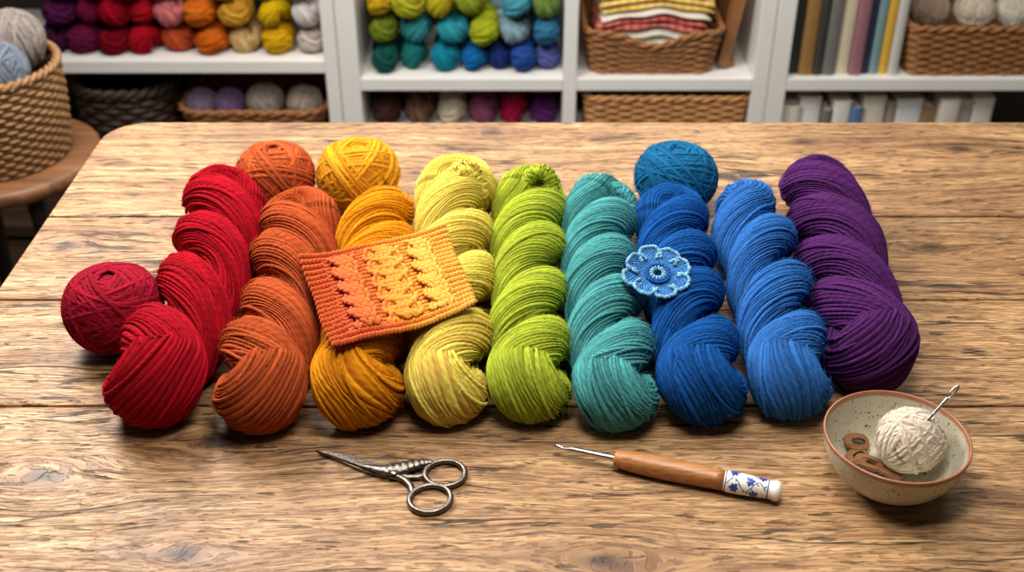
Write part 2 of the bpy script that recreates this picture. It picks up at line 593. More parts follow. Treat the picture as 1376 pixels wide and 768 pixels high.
M_TABLE = make_table_mat()
M_GROOVE = plain_mat('dark_seam_filler', (22, 13, 8), 0.9, var=0.2)
M_WHITE = plain_mat('white_paint', (234, 231, 225), 0.45, var=0.03, scale=8)
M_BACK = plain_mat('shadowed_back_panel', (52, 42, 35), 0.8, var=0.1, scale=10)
M_WALL = plain_mat('wall_paint', (200, 188, 170), 0.8, var=0.04, scale=4)
M_FLOOR = wood_mat('dark_floor_boards', (36, 24, 17), (66, 45, 30), 2.0, 30.0, 0.5, axis=0)
M_STOOL = wood_mat('stool_wood', (84, 52, 29), (138, 90, 52), 4.0, 60.0, 0.5, axis=0)
M_LEG = plain_mat('dark_leg', (48, 32, 24), 0.5, var=0.15)
M_STEEL = plain_mat('aged_steel', (112, 104, 96), 0.36, 1.0, var=0.3, scale=400, bmp=0.25)
M_BRIGHT = plain_mat('polished_steel', (205, 203, 200), 0.22, 1.0, var=0.05, scale=100)
M_HANDLE = wood_mat('cherry_wood', (132, 78, 38), (184, 126, 68), 14.0, 420.0, 0.36, axis=0)
M_MARKER = wood_mat('walnut_marker', (92, 57, 31), (150, 102, 60), 60.0, 600.0, 0.5, axis=0)
M_PAGES = plain_mat('book_pages', (226, 214, 188), 0.8, var=0.06, scale=80)
M_CRATE = wood_mat('crate_wood', (44, 29, 20), (84, 56, 36), 4.0, 60.0, 0.6, axis=0)

def wicker_mat(name, dark, light):
    m, nt, bs = new_mat(name)
    a = sepv(nt, attr(nt, 'yarn').outputs['Vector'])
    n1 = noise(nt, objco(nt), 90, 4)
    n2 = noise(nt, comb(nt, mth(nt, 'MULTIPLY', a[0], 40.0), a[1], 0.0), 1.0, 2)
    f = mth(nt, 'ADD', mth(nt, 'MULTIPLY', n1, 0.5), mth(nt, 'MULTIPLY', n2, 0.5))
    nt.links.new(ramp(nt, f, [(0.3, lin(dark)), (0.68, lin(light))]), bs.inputs['Base Color'])
    bs.inputs['Roughness'].default_value = 0.6
    bump(nt, bs, n1, 0.3, 0.001)
    return m
M_WICKER = wicker_mat('brown_wicker', (92, 54, 25), (190, 130, 74))
M_HONEY = wicker_mat('honey_wicker', (136, 86, 42), (226, 166, 100))
M_SEAGRASS = wicker_mat('seagrass', (92, 60, 32), (178, 132, 82))
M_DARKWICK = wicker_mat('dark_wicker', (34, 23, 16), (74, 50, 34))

# ------------------------------------------------------------------ setting
struct('floor', rbox((0, 1.0, -0.02), (8, 5, 0.04), 0) + (None,), M_FLOOR)
struct('wall_back', rbox((0, 2.72, 1.3), (8, 0.06, 2.6), 0) + (None,), M_WALL)

# ------------------------------------------------------------------ table
XL, XR, YB, YF = -0.505, 0.92, 1.336, 0.28
table = thing('table', 'large worn oak table with plank top and rounded corner, carrying all the yarn', 'table', (0.2, 0.8, 0))
seams = [YB, 1.094, 0.931, 0.768, 0.545, YF]
mb = MB(); pid = []
rc = 0.05
def wob_edge(y, x0, x1, k):
    """slightly uneven plank edge from x0 to x1"""
    r = np.random.default_rng(int(k))
    xs_ = np.linspace(x0, x1, 90)
    w_ = sum(0.0003 * np.sin(xs_ * fq_ + r.uniform(0, 6)) for fq_ in (9, 23, 47, 91))
    return [(a, y + b) for a, b in zip(xs_, w_)]
for i in range(5):
    y1, y0 = seams[i] - 0.0015, seams[i + 1] + 0.0015
    lo = wob_edge(y0, XL, XR, 100 + i)
    hi = wob_edge(y1, XR, XL, 200 + i)
    if i == 0:
        o_ = lo[:]
        o_ += [(XR - rc + rc * math.cos(t), y1 - rc + rc * math.sin(t)) for t in np.linspace(0, PI / 2, 8)]
        o_ += [(XL + rc - rc * math.sin(t), y1 - rc + rc * math.cos(t)) for t in np.linspace(0, PI / 2, 8)]
    elif i == 4:
        o_ = [(XL + rc - rc * math.cos(t), y0 + rc - rc * math.sin(t)) for t in np.linspace(0, PI / 2, 8)]
        o_ += [(XR - rc + rc * math.sin(t), y0 + rc - rc * math.cos(t)) for t in np.linspace(0, PI / 2, 8)]
        o_ += hi
    else:
        o_ = lo + hi
    v, f = prism(o_, TZ - 0.036, TZ, 0.0018, 2)
    mb.add(v, f); pid += [i * 1.0 + 0.3] * len(v)
top = mk('tabletop', mb, M_TABLE, table, smooth=False, extra={'plank': pid})
top.location = (-0.2, -0.8, 0)
for p_ in top.data.vertices:
    p_.co = p_.co + Vector((0.2, 0.8, 0))
mbg = MB()
for y in seams[1:-1]:
    v, f = rbox(((XL + XR) / 2, y, TZ - 0.020), (XR - XL - 0.004, 0.007, 0.028), 0)
    mbg.add(v, f)
mk('seam_filler', mbg, M_GROOVE, table, smooth=False)
M_TLEG = wood_mat('oak_leg', (120, 80, 44), (172, 124, 76), 40.0, 4.0, 0.55, axis=0)
for sx, sy in ((XL + 0.1, YF + 0.1), (XR - 0.1, YF + 0.1), (XL + 0.1, YB - 0.1), (XR - 0.1, YB - 0.1)):
    mk('leg', rbox((sx, sy, (TZ - 0.036) / 2), (0.07, 0.07, TZ - 0.036), 0.006) + (None,), M_TLEG, table, smooth=False)
for c, s in ((((XL + XR) / 2, YF + 0.1, TZ - 0.085), (XR - XL - 0.27, 0.024, 0.098)), (((XL + XR) / 2, YB - 0.1, TZ - 0.085), (XR - XL - 0.27, 0.024, 0.098)),
             ((XL + 0.1, (YF + YB) / 2, TZ - 0.085), (0.024, YB - YF - 0.27, 0.098)), ((XR - 0.1, (YF + YB) / 2, TZ - 0.085), (0.024, YB - YF - 0.27, 0.098))):
    mk('apron', rbox(c, s, 0.002) + (None,), M_TLEG, table, smooth=False)

# ------------------------------------------------------------------ skeins on the table
# control points: centre line seen in the photo, front tip to back tip; half widths in photo pixels
SK = [
 ('red', (156, 14, 30), [(203, 562), (222, 500), (264, 420), (291, 348), (307, 258)], 70, 55, 1, 0.95, 1.8,
  'bright red twisted wool skein, the leftmost long skein on the table'),
 ('rust', (166, 76, 38), [(350, 569), (356, 506), (382, 422), (398, 350), (409, 284)], 65, 54, 1, 0.85, 1.9,
  'rust orange twisted wool skein lying between the red and the golden skeins'),
 ('golden', (226, 136, 22), [(481, 560), (484, 502), (498, 412), (508, 340), (514, 280)], 63, 53, -1, 2.3, 1.75,
  'golden orange twisted wool skein half covered by the knitted swatch'),
 ('yellow', (252, 200, 88), [(599, 556), (602, 496), (610, 408), (612, 320), (613, 246)], 60, 56, -1, 2.2, 1.85,
  'soft yellow twisted wool skein with a loop standing up at its far end'),
 ('lime', (162, 180, 54), [(712, 554), (712, 494), (712, 412), (711, 330), (716, 258)], 59, 51, -1, 2.15, 1.95,
  'lime green twisted wool skein lying between the yellow and the teal skeins'),
 ('teal', (74, 150, 150), [(827, 566), (824, 505), (812, 420), (803, 345), (806, 266)], 61, 50, -1, 2.3, 2.05,
  'pale teal twisted wool skein lying right of the lime green skein'),
 ('royal', (22, 80, 148), [(945, 559), (941, 500), (922, 422), (908, 350), (899, 278)], 63, 51, -1, 2.25, 1.85,
  'deep royal blue twisted wool skein under the crocheted flower'),
 ('cornflower', (48, 106, 176), [(1060, 550), (1056, 490), (1039, 416), (1017, 345), (996, 278)], 61, 54, -1, 2.1, 1.6,
  'lighter cornflower blue twisted wool skein beside the purple skein'),
 ('purple', (76, 36, 90), [(1167, 516), (1157, 455), (1133, 380), (1113, 310), (1093, 246)], 66, 56, 1, 0.9, 1.8,
  'dark purple twisted wool skein, the rightmost one on the table'),
]
GEO = {}
SKOBJ = {}
for i, (nm, rgb, px, w0, w1, hand, phi0, turns, label) in enumerate(SK):
    pts = [at(x, y, 0.024) for x, y in px]
    R0 = w0 * mpp(pts[1]) * 0.965
    R1 = w1 * mpp(pts[-1]) * 0.965
    pts = [np.array([p[0], p[1], 0]) for p in pts]
    g = skein_geo(pts, R0, R1, TZ, turns, hand, phi0, 40, 420, 10 + i, loose=28)
    GEO[nm] = g
    org = (pts[2][0], pts[2][1], TZ)
    mb = MB()
    mb.add(*g[:3])
    fibres(mb, g[3], g[4], 4600, np.random.default_rng(90 + i), TZ + 0.008)
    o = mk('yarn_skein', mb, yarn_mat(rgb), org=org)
    SKOBJ[nm] = o
    tag(o, label, 'skein', 'twisted skeins in a rainbow row on the table')

def end_loop(owner, rgb, pts, r, n, seed):
    P = smooth_path(pts, 60)
    T = nrm(np.gradient(P, axis=0))
    N = np.cross(T, np.array([0.0, 1.0, 0.3]))
    g = ridged(P, nrm(N), np.full(60, r), np.full(60, r), n, False, np.random.default_rng(seed), twist=0.6, dep=0.24, jit=0.04)
    mk('end_loop', g[:3], yarn_mat(rgb), owner)
end_loop(SKOBJ['yellow'], SK[3][1], [at(596, 266, 0.050), at(604, 242, 0.066), at(622, 230, 0.078), at(639, 241, 0.068), at(646, 266, 0.05)], 0.0105, 9, 3)
end_loop(SKOBJ['yellow'], SK[3][1], [at(610, 258, 0.058), at(616, 236, 0.074), at(630, 222, 0.084), at(641, 236, 0.072), at(642, 258, 0.056)], 0.0070, 6, 6)
end_loop(SKOBJ['lime'], SK[4][1], [at(698, 262, 0.048), at(710, 240, 0.062), at(725, 230, 0.070), at(739, 240, 0.062), at(745, 262, 0.047)], 0.0090, 8, 4)
end_loop(SKOBJ['teal'], SK[5][1], [at(800, 262, 0.04), at(822, 254, 0.052), at(842, 266, 0.046), at(850, 294, 0.03)], 0.0095, 9, 5)

# ------------------------------------------------------------------ balls on the table
def table_ball(px, py, hw, rgb, label, seed, sq=0.90):
    p = at(px, py, 0.04)
    R = hw * mpp(p)
    p = at(px, py, R * sq * 0.94)
    v, f, a = ball_geo(R, 0.0025, 28, 6, 60, 7, seed, tmin=26, tmax=60, squash=sq, hair=1100, flat_top=True, jit=0.6, hollow=True)
    v = v + np.array([p[0], p[1], TZ])
    o = mk('yarn_ball', (v, f, a), yarn_mat(rgb, 0.6), org=(p[0], p[1], TZ))
    return tag(o, label, 'yarn ball', 'wound balls of wool on the table')
table_ball(153, 413, 66, (144, 22, 42), 'crimson ball of wool lying left of the red skein', 1, 0.95)
table_ball(370, 236, 54, (170, 80, 40), 'rust orange ball of wool behind the red and rust skeins', 2)
table_ball(481, 233, 56, (228, 148, 34), 'golden yellow ball of wool behind the golden skein', 3)
table_ball(908, 238, 56, (24, 94, 136), 'petrol blue ball of wool behind the royal blue skein', 4)

# ------------------------------------------------------------------ cable knit swatch
mbz = MB()
for k in ('red', 'rust', 'golden', 'yellow', 'lime'):
    mbz.add(GEO[k][0], GEO[k][1])
bv, bf, _ = mbz.get()
BV1 = BVHTree.FromPolygons(bv.tolist(), bf)
def drop(bvh, x, y):
    h = bvh.ray_cast(Vector((x, y, TZ + 0.5)), Vector((0, 0, -1)))
    return h[0].z if h[0] is not None else TZ
cTL, cTR, cBR, cBL = [at(px, py, h) for px, py, h in ((405, 354, 0.066), (598, 317, 0.066), (641, 415, 0.070), (448, 485, 0.066))]
GU, GV = 49, 37
uu, vv = np.meshgrid(np.linspace(0, 1, GU), np.linspace(0, 1, GV), indexing='ij')
def bil(u, v):
    u, v = u[..., None], v[..., None]
    return (1 - u) * (1 - v) * cTL + u * (1 - v) * cTR + u * v * cBR + (1 - u) * v * cBL
PG = bil(uu, vv)
raw = np.array([[drop(BV1, PG[i, j, 0], PG[i, j, 1]) for j in range(GV)] for i in range(GU)])
def blur(z):
    p = np.pad(z, 1, mode='edge')
    return (p[:-2, 1:-1] + p[2:, 1:-1] + p[1:-1, :-2] + p[1:-1, 2:] + p[1:-1, 1:-1]) / 5
def dil(z):
    p = np.pad(z, 1, mode='edge')
    return np.max([p[i:i + z.shape[0], j:j + z.shape[1]] for i in range(3) for j in range(3)], axis=0)
Z = dil(dil(raw))
floor_ = dil(raw) + 0.0012
for _ in range(420):
    Z = np.maximum(blur(Z), floor_)
for _ in range(4):
    Z = blur(Z)
Z = Z + 0.0016
# corners curl a little
Z = Z + 0.005 * ((2 * uu - 1) ** 2 * (2 * vv - 1) ** 2) ** 2
def bisample(Zg, u, v):
    x, y = np.clip(u, 0, 1) * (GU - 1), np.clip(v, 0, 1) * (GV - 1)
    i, j = np.minimum(x.astype(int), GU - 2), np.minimum(y.astype(int), GV - 2)
    a, b = x - i, y - j
    return (1 - a) * (1 - b) * Zg[i, j] + a * (1 - b) * Zg[i + 1, j] + a * b * Zg[i + 1, j + 1] + (1 - a) * b * Zg[i, j + 1]
G0 = PG.copy(); G0[..., 2] = Z
gn = nrm(np.cross(np.gradient(G0, axis=1), np.gradient(G0, axis=0)))
gn = np.where(gn[..., 2:3] < 0, -gn, gn)
def surf_pt(u, v, h):
    # hand-made edges: sides wander a little
    u = u + 0.007 * np.sin(v * 9 + 1.0) * (2 * u - 1) ** 3
    v = v + 0.009 * np.sin(u * 8 + 2.0) * (2 * v - 1) ** 3
    P = bil(u, v)
    P[..., 2] = bisample(Z, u, v)
    n = nrm(np.stack([bisample(gn[..., k], u, v) for k in range(3)], -1))
    return P + n * np.asarray(h)[..., None], n
mb = MB()
NU, NV = 90, 70
u, v = np.meshgrid(np.linspace(0, 1, NU), np.linspace(0, 1, NV), indexing='ij')
tp_, n_ = surf_pt(u, v, np.full(u.shape, 0.0006))
bt_, _n = surf_pt(u, v, np.full(u.shape, -0.0006))
A = np.stack([u, v, 0 * u], -1).reshape(-1, 3)
fq = quads(NU, NV, False, False)
mb.add(np.concatenate([tp_.reshape(-1, 3), bt_.reshape(-1, 3)]), np.concatenate([fq, fq[:, ::-1] + NU * NV]), np.concatenate([A, A]))
rk = np.random.default_rng(21)
def yarn_piece(us, vs, hs, r, flag, seg=7):
    us, vs, hs = map(np.asarray, (us, vs, hs))
    P, n = surf_pt(us, vs, hs)
    V, F, _a = sweep(P, n, r, False, seg)
    Aq = np.repeat(np.stack([us, vs, np.broadcast_to(flag, us.shape)], -1), seg, 0)
    mb.add(V, F, Aq)
NR = 24
V0, V1 = 0.075, 0.925
s6 = np.linspace(0, 1, 7)
taper = np.array([0.55, 0.9, 1.05, 1.1, 1.0, 0.8, 0.5])
def cable(uc, w, n, ph, k, half):
    """k strands of knit stitch twisting over one another"""
    cw = half * w
    for q in range(k):
        for col_ in (-0.5, 0.5):
            for r in range(int((V1 - V0) * NR)):
                va = V0 + r / NR
                vs = va + s6 * 1.45 / NR
                th = 2 * PI * vs * n + ph + q * 2 * PI / k
                cen = uc + (w - cw) * np.sin(th) + col_ * cw
                hh = 0.0038 + 0.0020 * np.cos(th if k == 2 else 2 * th)
                for sd_ in (-1, 1):
                    us = cen + sd_ * cw * 0.40 * (1 - s6) ** 0.8 * 1.05 + sd_ * cw * 0.08
                    yarn_piece(us + rk.normal(0, 0.0008), vs, hh + 0.0011 * np.sin(s6 * PI), 0.00180 * taper * (cw / 0.046) ** 0.7, 1.0)
cable(0.255, 0.086, 2.9, 0.3, 2, 0.60)
cable(0.520, 0.130, 2.2, 0.4, 3, 0.44)
cable(0.775, 0.084, 2.9, 0.9, 2, 0.60)
# reverse stocking stitch between the cables and garter stitch border
def purl_row(u0, u1, vrow, r, h, cw, flag=0.0):
    n = max(2, int(round((u1 - u0) / cw)))
    for c in range(n):
        ua = u0 + (u1 - u0) * (c + 0.5) / n
        us = ua + (s6 - 0.5) * cw * 1.25
        vs = vrow - 0.30 / NR * np.sin(s6 * PI) + rk.normal(0, 0.0012)
        yarn_piece(us, vs, h * np.sin(s6 * PI) * rk.uniform(0.85, 1.15) + 0.0002, r * (0.75 + 0.3 * np.sin(s6 * PI)), flag)
for ua, ub in ((0.13, 0.20), (0.31, 0.41), (0.63, 0.71), (0.84, 0.88)):
    for r in range(int((V1 - V0) * NR) + 1):
        purl_row(ua, ub, V0 + r / NR, 0.0012, 0.0013, 0.022)
GRN = 18
for r in range(GRN + 1):
    vr = r / GRN
    if vr < 0.06 or vr > 0.94:
        purl_row(0.0, 1.0, vr, 0.00185, 0.0023, 0.026)
    else:
        purl_row(0.0, 0.135, vr, 0.00185, 0.0023, 0.026)
        purl_row(0.875, 1.0, vr, 0.00185, 0.0023, 0.026)
def swatch_mat():
    m, nt, bs = new_mat('variegated_knit')
    a = sepv(nt, attr(nt, 'yarn').outputs['Vector'])
    n1 = noise(nt, comb(nt, mth(nt, 'MULTIPLY', a[0], 6.0), mth(nt, 'MULTIPLY', a[1], 18.0), 0.0), 1.0, 2)
    n2 = noise(nt, objco(nt), 900, 3, 0.7)
    f = mth(nt, 'ADD', a[0], mth(nt, 'MULTIPLY', mth(nt, 'SUBTRACT', n1, 0.5), 0.30))
    f = mth(nt, 'ADD', f, mth(nt, 'MULTIPLY', a[2], 0.09))
    col = ramp(nt, f, [(0.0, lin((180, 74, 32))), (0.24, lin((198, 84, 46))), (0.45, lin((210, 112, 44))), (0.63, lin((222, 146, 52))), (0.95, lin((230, 174, 74)))])
    col = mixc(nt, mth(nt, 'MULTIPLY', n2, 0.36), col, lin((152, 72, 26)))
    nt.links.new(col, bs.inputs['Base Color'])
    bs.inputs['Roughness'].default_value = 0.95
    bs.inputs['Specular IOR Level'].default_value = 0.05
    bs.inputs['Sheen Weight'].default_value = 0.10
    bump(nt, bs, n2, 0.7, 0.001)
    return m
o = mk('knitted_swatch', mb, swatch_mat(), org=G0[GU // 2, GV // 2])
tag(o, 'orange to yellow cable knit square lying across the rust, golden and yellow skeins', 'knitted swatch')

# ------------------------------------------------------------------ crochet flower
BV2 = BVHTree.FromPolygons(GEO['royal'][0].tolist(), GEO['royal'][1])
fc = at(883, 373, 0.068)
FR = 48 * mpp(fc)
samp = []
for r_ in (0.3, 0.6, 0.9):
    for k in range(12):
        x, y = fc[0] + FR * r_ * math.cos(k * PI / 6), fc[1] + FR * r_ * math.sin(k * PI / 6)
        z = drop(BV2, x, y)
        if z > TZ + 0.045:
            samp.append((x - fc[0], y - fc[1], z))
samp = np.array(samp)
sol = np.array([-0.05, -0.10])
res_ = samp[:, 2] - samp[:, :2] @ sol
c0 = res_.max() * 0.6 + res_.mean() * 0.4
nrmF = nrm(np.array([0.0, -0.30, 1.0]))
eX = nrm(np.cross(np.array([0, 1.0, 0]), nrmF)); eY = np.cross(nrmF, eX)
FO = np.array([fc[0], fc[1], c0 + 0.003])
def fl(x, y, z):
    return FO + x * eX + y * eY + z * nrmF
flower = thing('crochet_flower', 'light blue crocheted flower with eight petals on the royal blue skein', 'crochet flower', FO)
M_FL = yarn_mat((72, 136, 200), 0.5)
M_FLE = yarn_mat((122, 178, 224), 0.5)
M_FLD = yarn_mat((38, 90, 160), 0.5)
M_FLC = yarn_mat((126, 178, 220), 0.5)
def sp(x, e):
    return math.copysign(abs(x) ** e, x)
rf = np.random.default_rng(3)
for k in range(8):
    th = k * PI / 4 + 0.2 + rf.normal(0, 0.05)
    ct, st = math.cos(th), math.sin(th)
    pk = rf.uniform(0.93, 1.06)
    zk = (k % 2) * 0.0012 + rf.uniform(-0.0005, 0.0008)
    def loc(r, w, z):      # along petal, across, up
        return fl(r * pk * ct - w * st, r * pk * st + w * ct, z)
    mb = MB()
    # radial double stitches, each a little twisted loop
    for j in range(-4, 5):
        q = j / 4
        r_in, r_out = 0.30 * FR, (0.91 - 0.10 * q * q) * FR
        for half_ in (-1, 1):
            pts = []
            for s in np.linspace(0, 1, 16):
                r = r_in + (r_out - r_in) * s
                w = q * (0.075 + 0.205 * math.sin(min(1, s * 1.25) * PI * 0.5)) * FR + half_ * 0.0008 * math.sin(s * 14 + j)
                z = 0.0012 + zk * s + 0.0030 * s ** 1.4 + half_ * 0.0007 * math.cos(s * 14 + j)
                pts.append(loc(r, w, z))
            mb.add(*tube(np.array(pts), 0.00088, 6, uid=k * 20 + j + 5 + half_ * 3, ref=nrmF))
    pt = mk('petal', mb, M_FL, flower)
    # chain of small slanted stitches round the petal
    mb = MB()
    ne = 15
    for i in range(ne):
        a_ = (-1 + 2 * (i + 0.5) / ne) * PI * 0.64
        da = PI * 0.64 / ne * 1.35
        jr = rf.uniform(-0.02, 0.03)
        pts = []
        for s in np.linspace(-1, 1, 6):
            aa = a_ + s * da
            rr_ = 1.0 + jr + 0.115 * s
            pts.append(loc((0.66 + 0.280 * rr_ * sp(math.cos(aa), 0.72)) * FR, 0.292 * rr_ * sp(math.sin(aa), 0.85) * FR, 0.0038 + zk + 0.0012 * math.cos(aa) + 0.0011 * (1 - s * s) + 0.0005 * math.sin(i * 1.7)))
        mb.add(*tube(np.array(pts), 0.00134 * np.array([0.45, 0.95, 1.15, 1.15, 0.95, 0.45]), 7, uid=k * 40 + i, ref=nrmF))
    mk('petal_edge', mb, M_FLE, pt)
mb = MB()
for ring, (rr_, zz) in enumerate(((0.34, 0.0042), (0.29, 0.0048))):
    for i in range(18):
        a0 = i * 2 * PI / 18
        P = np.array([fl((rr_ + 0.015 * s) * FR * math.cos(a0 + s * 0.24), (rr_ + 0.015 * s) * FR * math.sin(a0 + s * 0.24), zz + 0.0008 * (1 - s * s)) for s in np.linspace(-1, 1, 6)])
        mb.add(*tube(P, 0.0013 * np.array([0.5, 0.95, 1.1, 1.1, 0.95, 0.5]), 7, uid=ring * 30 + i, ref=nrmF))
mk('inner_ring', mb, M_FLD, flower)
mb = MB()
for j in range(14):
    a = j * PI / 7
    P = np.array([fl(r * FR * math.cos(a), r * FR * math.sin(a), 0.0036 + 0.0020 * math.sin((r - 0.12) / 0.14 * PI)) for r in np.linspace(0.13, 0.25, 7)])
    mb.add(*tube(P, 0.0012, 6, uid=j, ref=nrmF))
mk('flower_centre', mb, M_FLC, flower)

# ------------------------------------------------------------------ scissors
so = at(527, 634, 0)
sc = thing('scissors', 'small stork shaped embroidery scissors of dark aged steel on the table', 'scissors', so)
def flatpoly(px, z0, z1):
    return prism([at(x, y, z0)[:2] for x, y in px], TZ + z0, TZ + z1, 0.0006, 2)
b1 = [(424, 607), (448, 609), (474, 613), (500, 622), (522, 627), (540, 632), (536, 640), (518, 638), (494, 632), (464, 620), (440, 612)]
b2 = [(428, 610), (446, 616), (470, 627), (492, 636), (514, 642), (534, 644), (540, 636), (518, 632), (494, 626), (466, 615)]
mk('blade', flatpoly(b1[::-1], 0.0030, 0.0052) + (None,), M_STEEL, sc, smooth=False)
mk('blade', flatpoly(b2, 0.0006, 0.0030) + (None,), M_STEEL, sc, smooth=False)
P = smooth_path([at(x, y, 0.0052) for x, y in ((486, 625), (500, 628), (516, 631), (534, 630), (552, 625), (568, 621), (580, 620))], 60)
rad_ = np.interp(np.linspace(0, 1, 60), [0, 0.15, 0.35, 0.55, 0.75, 0.9, 1], [0.0016, 0.0028, 0.0056, 0.0066, 0.005, 0.0032, 0.0024])
rad_ = rad_ * (1 + 0.07 * np.sin(np.arange(60) * 1.3))
mk('stork_body', tube(P, rad_, 12, ref=(0, 0, 1), flat=0.55), M_STEEL, sc)
P = smooth_path([at(x, y, 0.003) for x, y in ((524, 638), (540, 642), (550, 650), (554, 660), (552, 668))], 30)
mk('shank', tube(P, np.linspace(0.0034, 0.0022, 30), 10, flat=0.7), M_STEEL, sc)
P = smooth_path([at(x, y, 0.003) for x, y in ((530, 637), (545, 640), (560, 640), (572, 637))], 24)
mk('shank', tube(P, np.linspace(0.003, 0.0022, 24), 10, flat=0.7), M_STEEL, sc)
for (cx, cy, ax_, ay_, rot) in ((598, 636, 27, 17, -0.05), (578, 670, 28, 18, -0.12)):
    t = np.linspace(0, 2 * PI, 64, endpoint=False)
    P = np.array([at(cx + ax_ * math.cos(a) * math.cos(rot) - ay_ * math.sin(a) * math.sin(rot), cy + ax_ * math.cos(a) * math.sin(rot) + ay_ * math.sin(a) * math.cos(rot), 0.003) for a in t])
    mk('finger_loop', sweep(P, (0, 0, 1), 0.0023, True, 10), M_STEEL, sc)
v, f = lathe([(0.0001, 0.0012), (0.0022, 0.0010), (0.0028, 0)], at(529, 635, 0.0080), 20)
mk('pivot_screw', (v, f[:], None), M_BRIGHT, sc)

# ------------------------------------------------------------------ crochet hook
p0, p1 = at(745, 599, 0.009), at(1051, 661, 0.009)
Dv = p1 - p0
HL = np.linalg.norm(Dv)
D = Dv / HL
ho = p0 + Dv * 0.5; ho[2] = TZ
hook = thing('crochet_hook', 'steel crochet hook with turned wooden handle and blue and white ceramic end', 'crochet hook', ho)
E = nrm(np.cross(np.array([0, 0, 1.0]), D))
ts = np.linspace(0, 0.30, 60) * HL
rad_ = np.interp(ts, [0, 0.0015, 0.004, 0.0065, 0.010, 0.014, 0.03, 1], [0.0006, 0.0019, 0.0023, 0.0013, 0.0014, 0.0024, 0.0026, 0.0028])
off = np.interp(ts, [0, 0.004, 0.0065, 0.010, 0.014, 1], [0.0004, 0.0004, -0.0007, -0.0008, 0, 0])
P = p0 + ts[:, None] * D + off[:, None] * E
mk('hook_shaft', tube(P, rad_, 14), M_BRIGHT, hook)
lip = smooth_path([p0 + D * 0.0035 + E * 0.0008, p0 + D * 0.0055 + E * 0.0019, p0 + D * 0.0078 + E * 0.0024], 10)
mk('hook_lip', tube(lip, np.linspace(0.0014, 0.0005, 10), 8), M_BRIGHT, hook)
def axl(prof):
    return [(r, s * HL) for s, r in prof]
v, f = lathe(axl([(0.272, 0.0001), (0.272, 0.0045), (0.278, 0.0064), (0.288, 0.0070), (0.300, 0.0066), (0.315, 0.0074), (0.36, 0.0082), (0.45, 0.0089), (0.55, 0.0089), (0.66, 0.0084), (0.72, 0.0080), (0.755, 0.0080), (0.757, 0.0001)]), p0, 32, D)
mk('wooden_handle', (v, f, None), M_HANDLE, hook)
M_GLAZE = plain_mat('white_glaze', (232, 226, 212), 0.15, var=0.03)
M_BLUE = plain_mat('cobalt_glaze', (34, 64, 140), 0.18, var=0.3, scale=300)
cprof = [(0.755, 0.0001), (0.755, 0.0078), (0.76, 0.0083), (0.79, 0.0086), (0.86, 0.0082), (0.92, 0.0074), (0.945, 0.0070), (0.955, 0.0073), (0.970, 0.0080), (0.982, 0.0078), (0.992, 0.0062), (0.998, 0.0034), (1.0, 0.0001)]
v, f = lathe(axl(smooth_path([(s, 0, r) for s, r in cprof[1:]], 60)[:, [0, 2]]), p0, 36, D)
v2, f2 = lathe(axl(cprof[:2]), p0, 36, D)
mb = MB(); mb.add(v, f); mb.add(v2, f2)
grip = mk('ceramic_grip', mb, M_GLAZE, hook)
U_ = np.cross(D, E)
def onglaze(s, ang, lift=0.00014):
    r = np.interp(s, [q[0] for q in cprof[1:]], [q[1] for q in cprof[1:]]) + lift
    return p0 + D * s * HL + r * (math.cos(ang) * E + math.sin(ang) * U_)
mb = MB()
def petal_patch(s, ang, rot, ln, wd):
    """teardrop painted on the glaze; ln, wd in metres"""
    pts = []
    for j in range(5):
        for i in range(9):
            a = (i / 8) * 2 * PI
            q = j / 4
            x = ln * (0.5 + 0.5 * q * math.cos(a)); y = wd * q * math.sin(a) * (0.6 + 0.4 * math.cos(a))
            lx, ly = x * math.cos(rot) - y * math.sin(rot), x * math.sin(rot) + y * math.cos(rot)
            pts.append(onglaze(s + lx / HL, ang + ly / 0.0078))
    mb.add(pts, quads(5, 9, False, False))
rgf = np.random.default_rng(5)
for s, ang in ((0.795, 1.35), (0.865, 2.0), (0.915, 1.2), (0.835, 0.35), (0.80, 2.9), (0.885, 3.3), (0.83, 4.4), (0.90, 5.3)):
    r0 = rgf.uniform(0, 1)
    for k in range(6):
        petal_patch(s, ang, r0 + k * 2 * PI / 6, 0.0040 if k % 2 else 0.0034, 0.0018)
for a0, sgn in ((0.9, 1), (2.5, -1), (4.3, 1), (5.8, -1)):
    P = np.array([onglaze(s, a0 + sgn * 0.55 * math.sin((s - 0.77) * 60), 0.0) for s in np.linspace(0.768, 0.932, 50)])
    mb.add(*tube(P, 0.00035, 5, ref=D))
    for s in np.linspace(0.78, 0.925, 9):
        aa = a0 + sgn * 0.55 * math.sin((s - 0.77) * 60)
        petal_patch(s, aa, rgf.choice([0.8, -0.8]) + rgf.uniform(-0.3, 0.3), 0.0030, 0.0008)
mk('painted_flowers', mb, M_BLUE, grip)
for s in (0.762, 0.940):
    t = np.linspace(0, 2 * PI, 40, endpoint=False)
    P = np.array([onglaze(s, a, -0.0001) for a in t])
    mk('painted_band', sweep(P, D, 0.0005, True, 6), M_BLUE, grip)

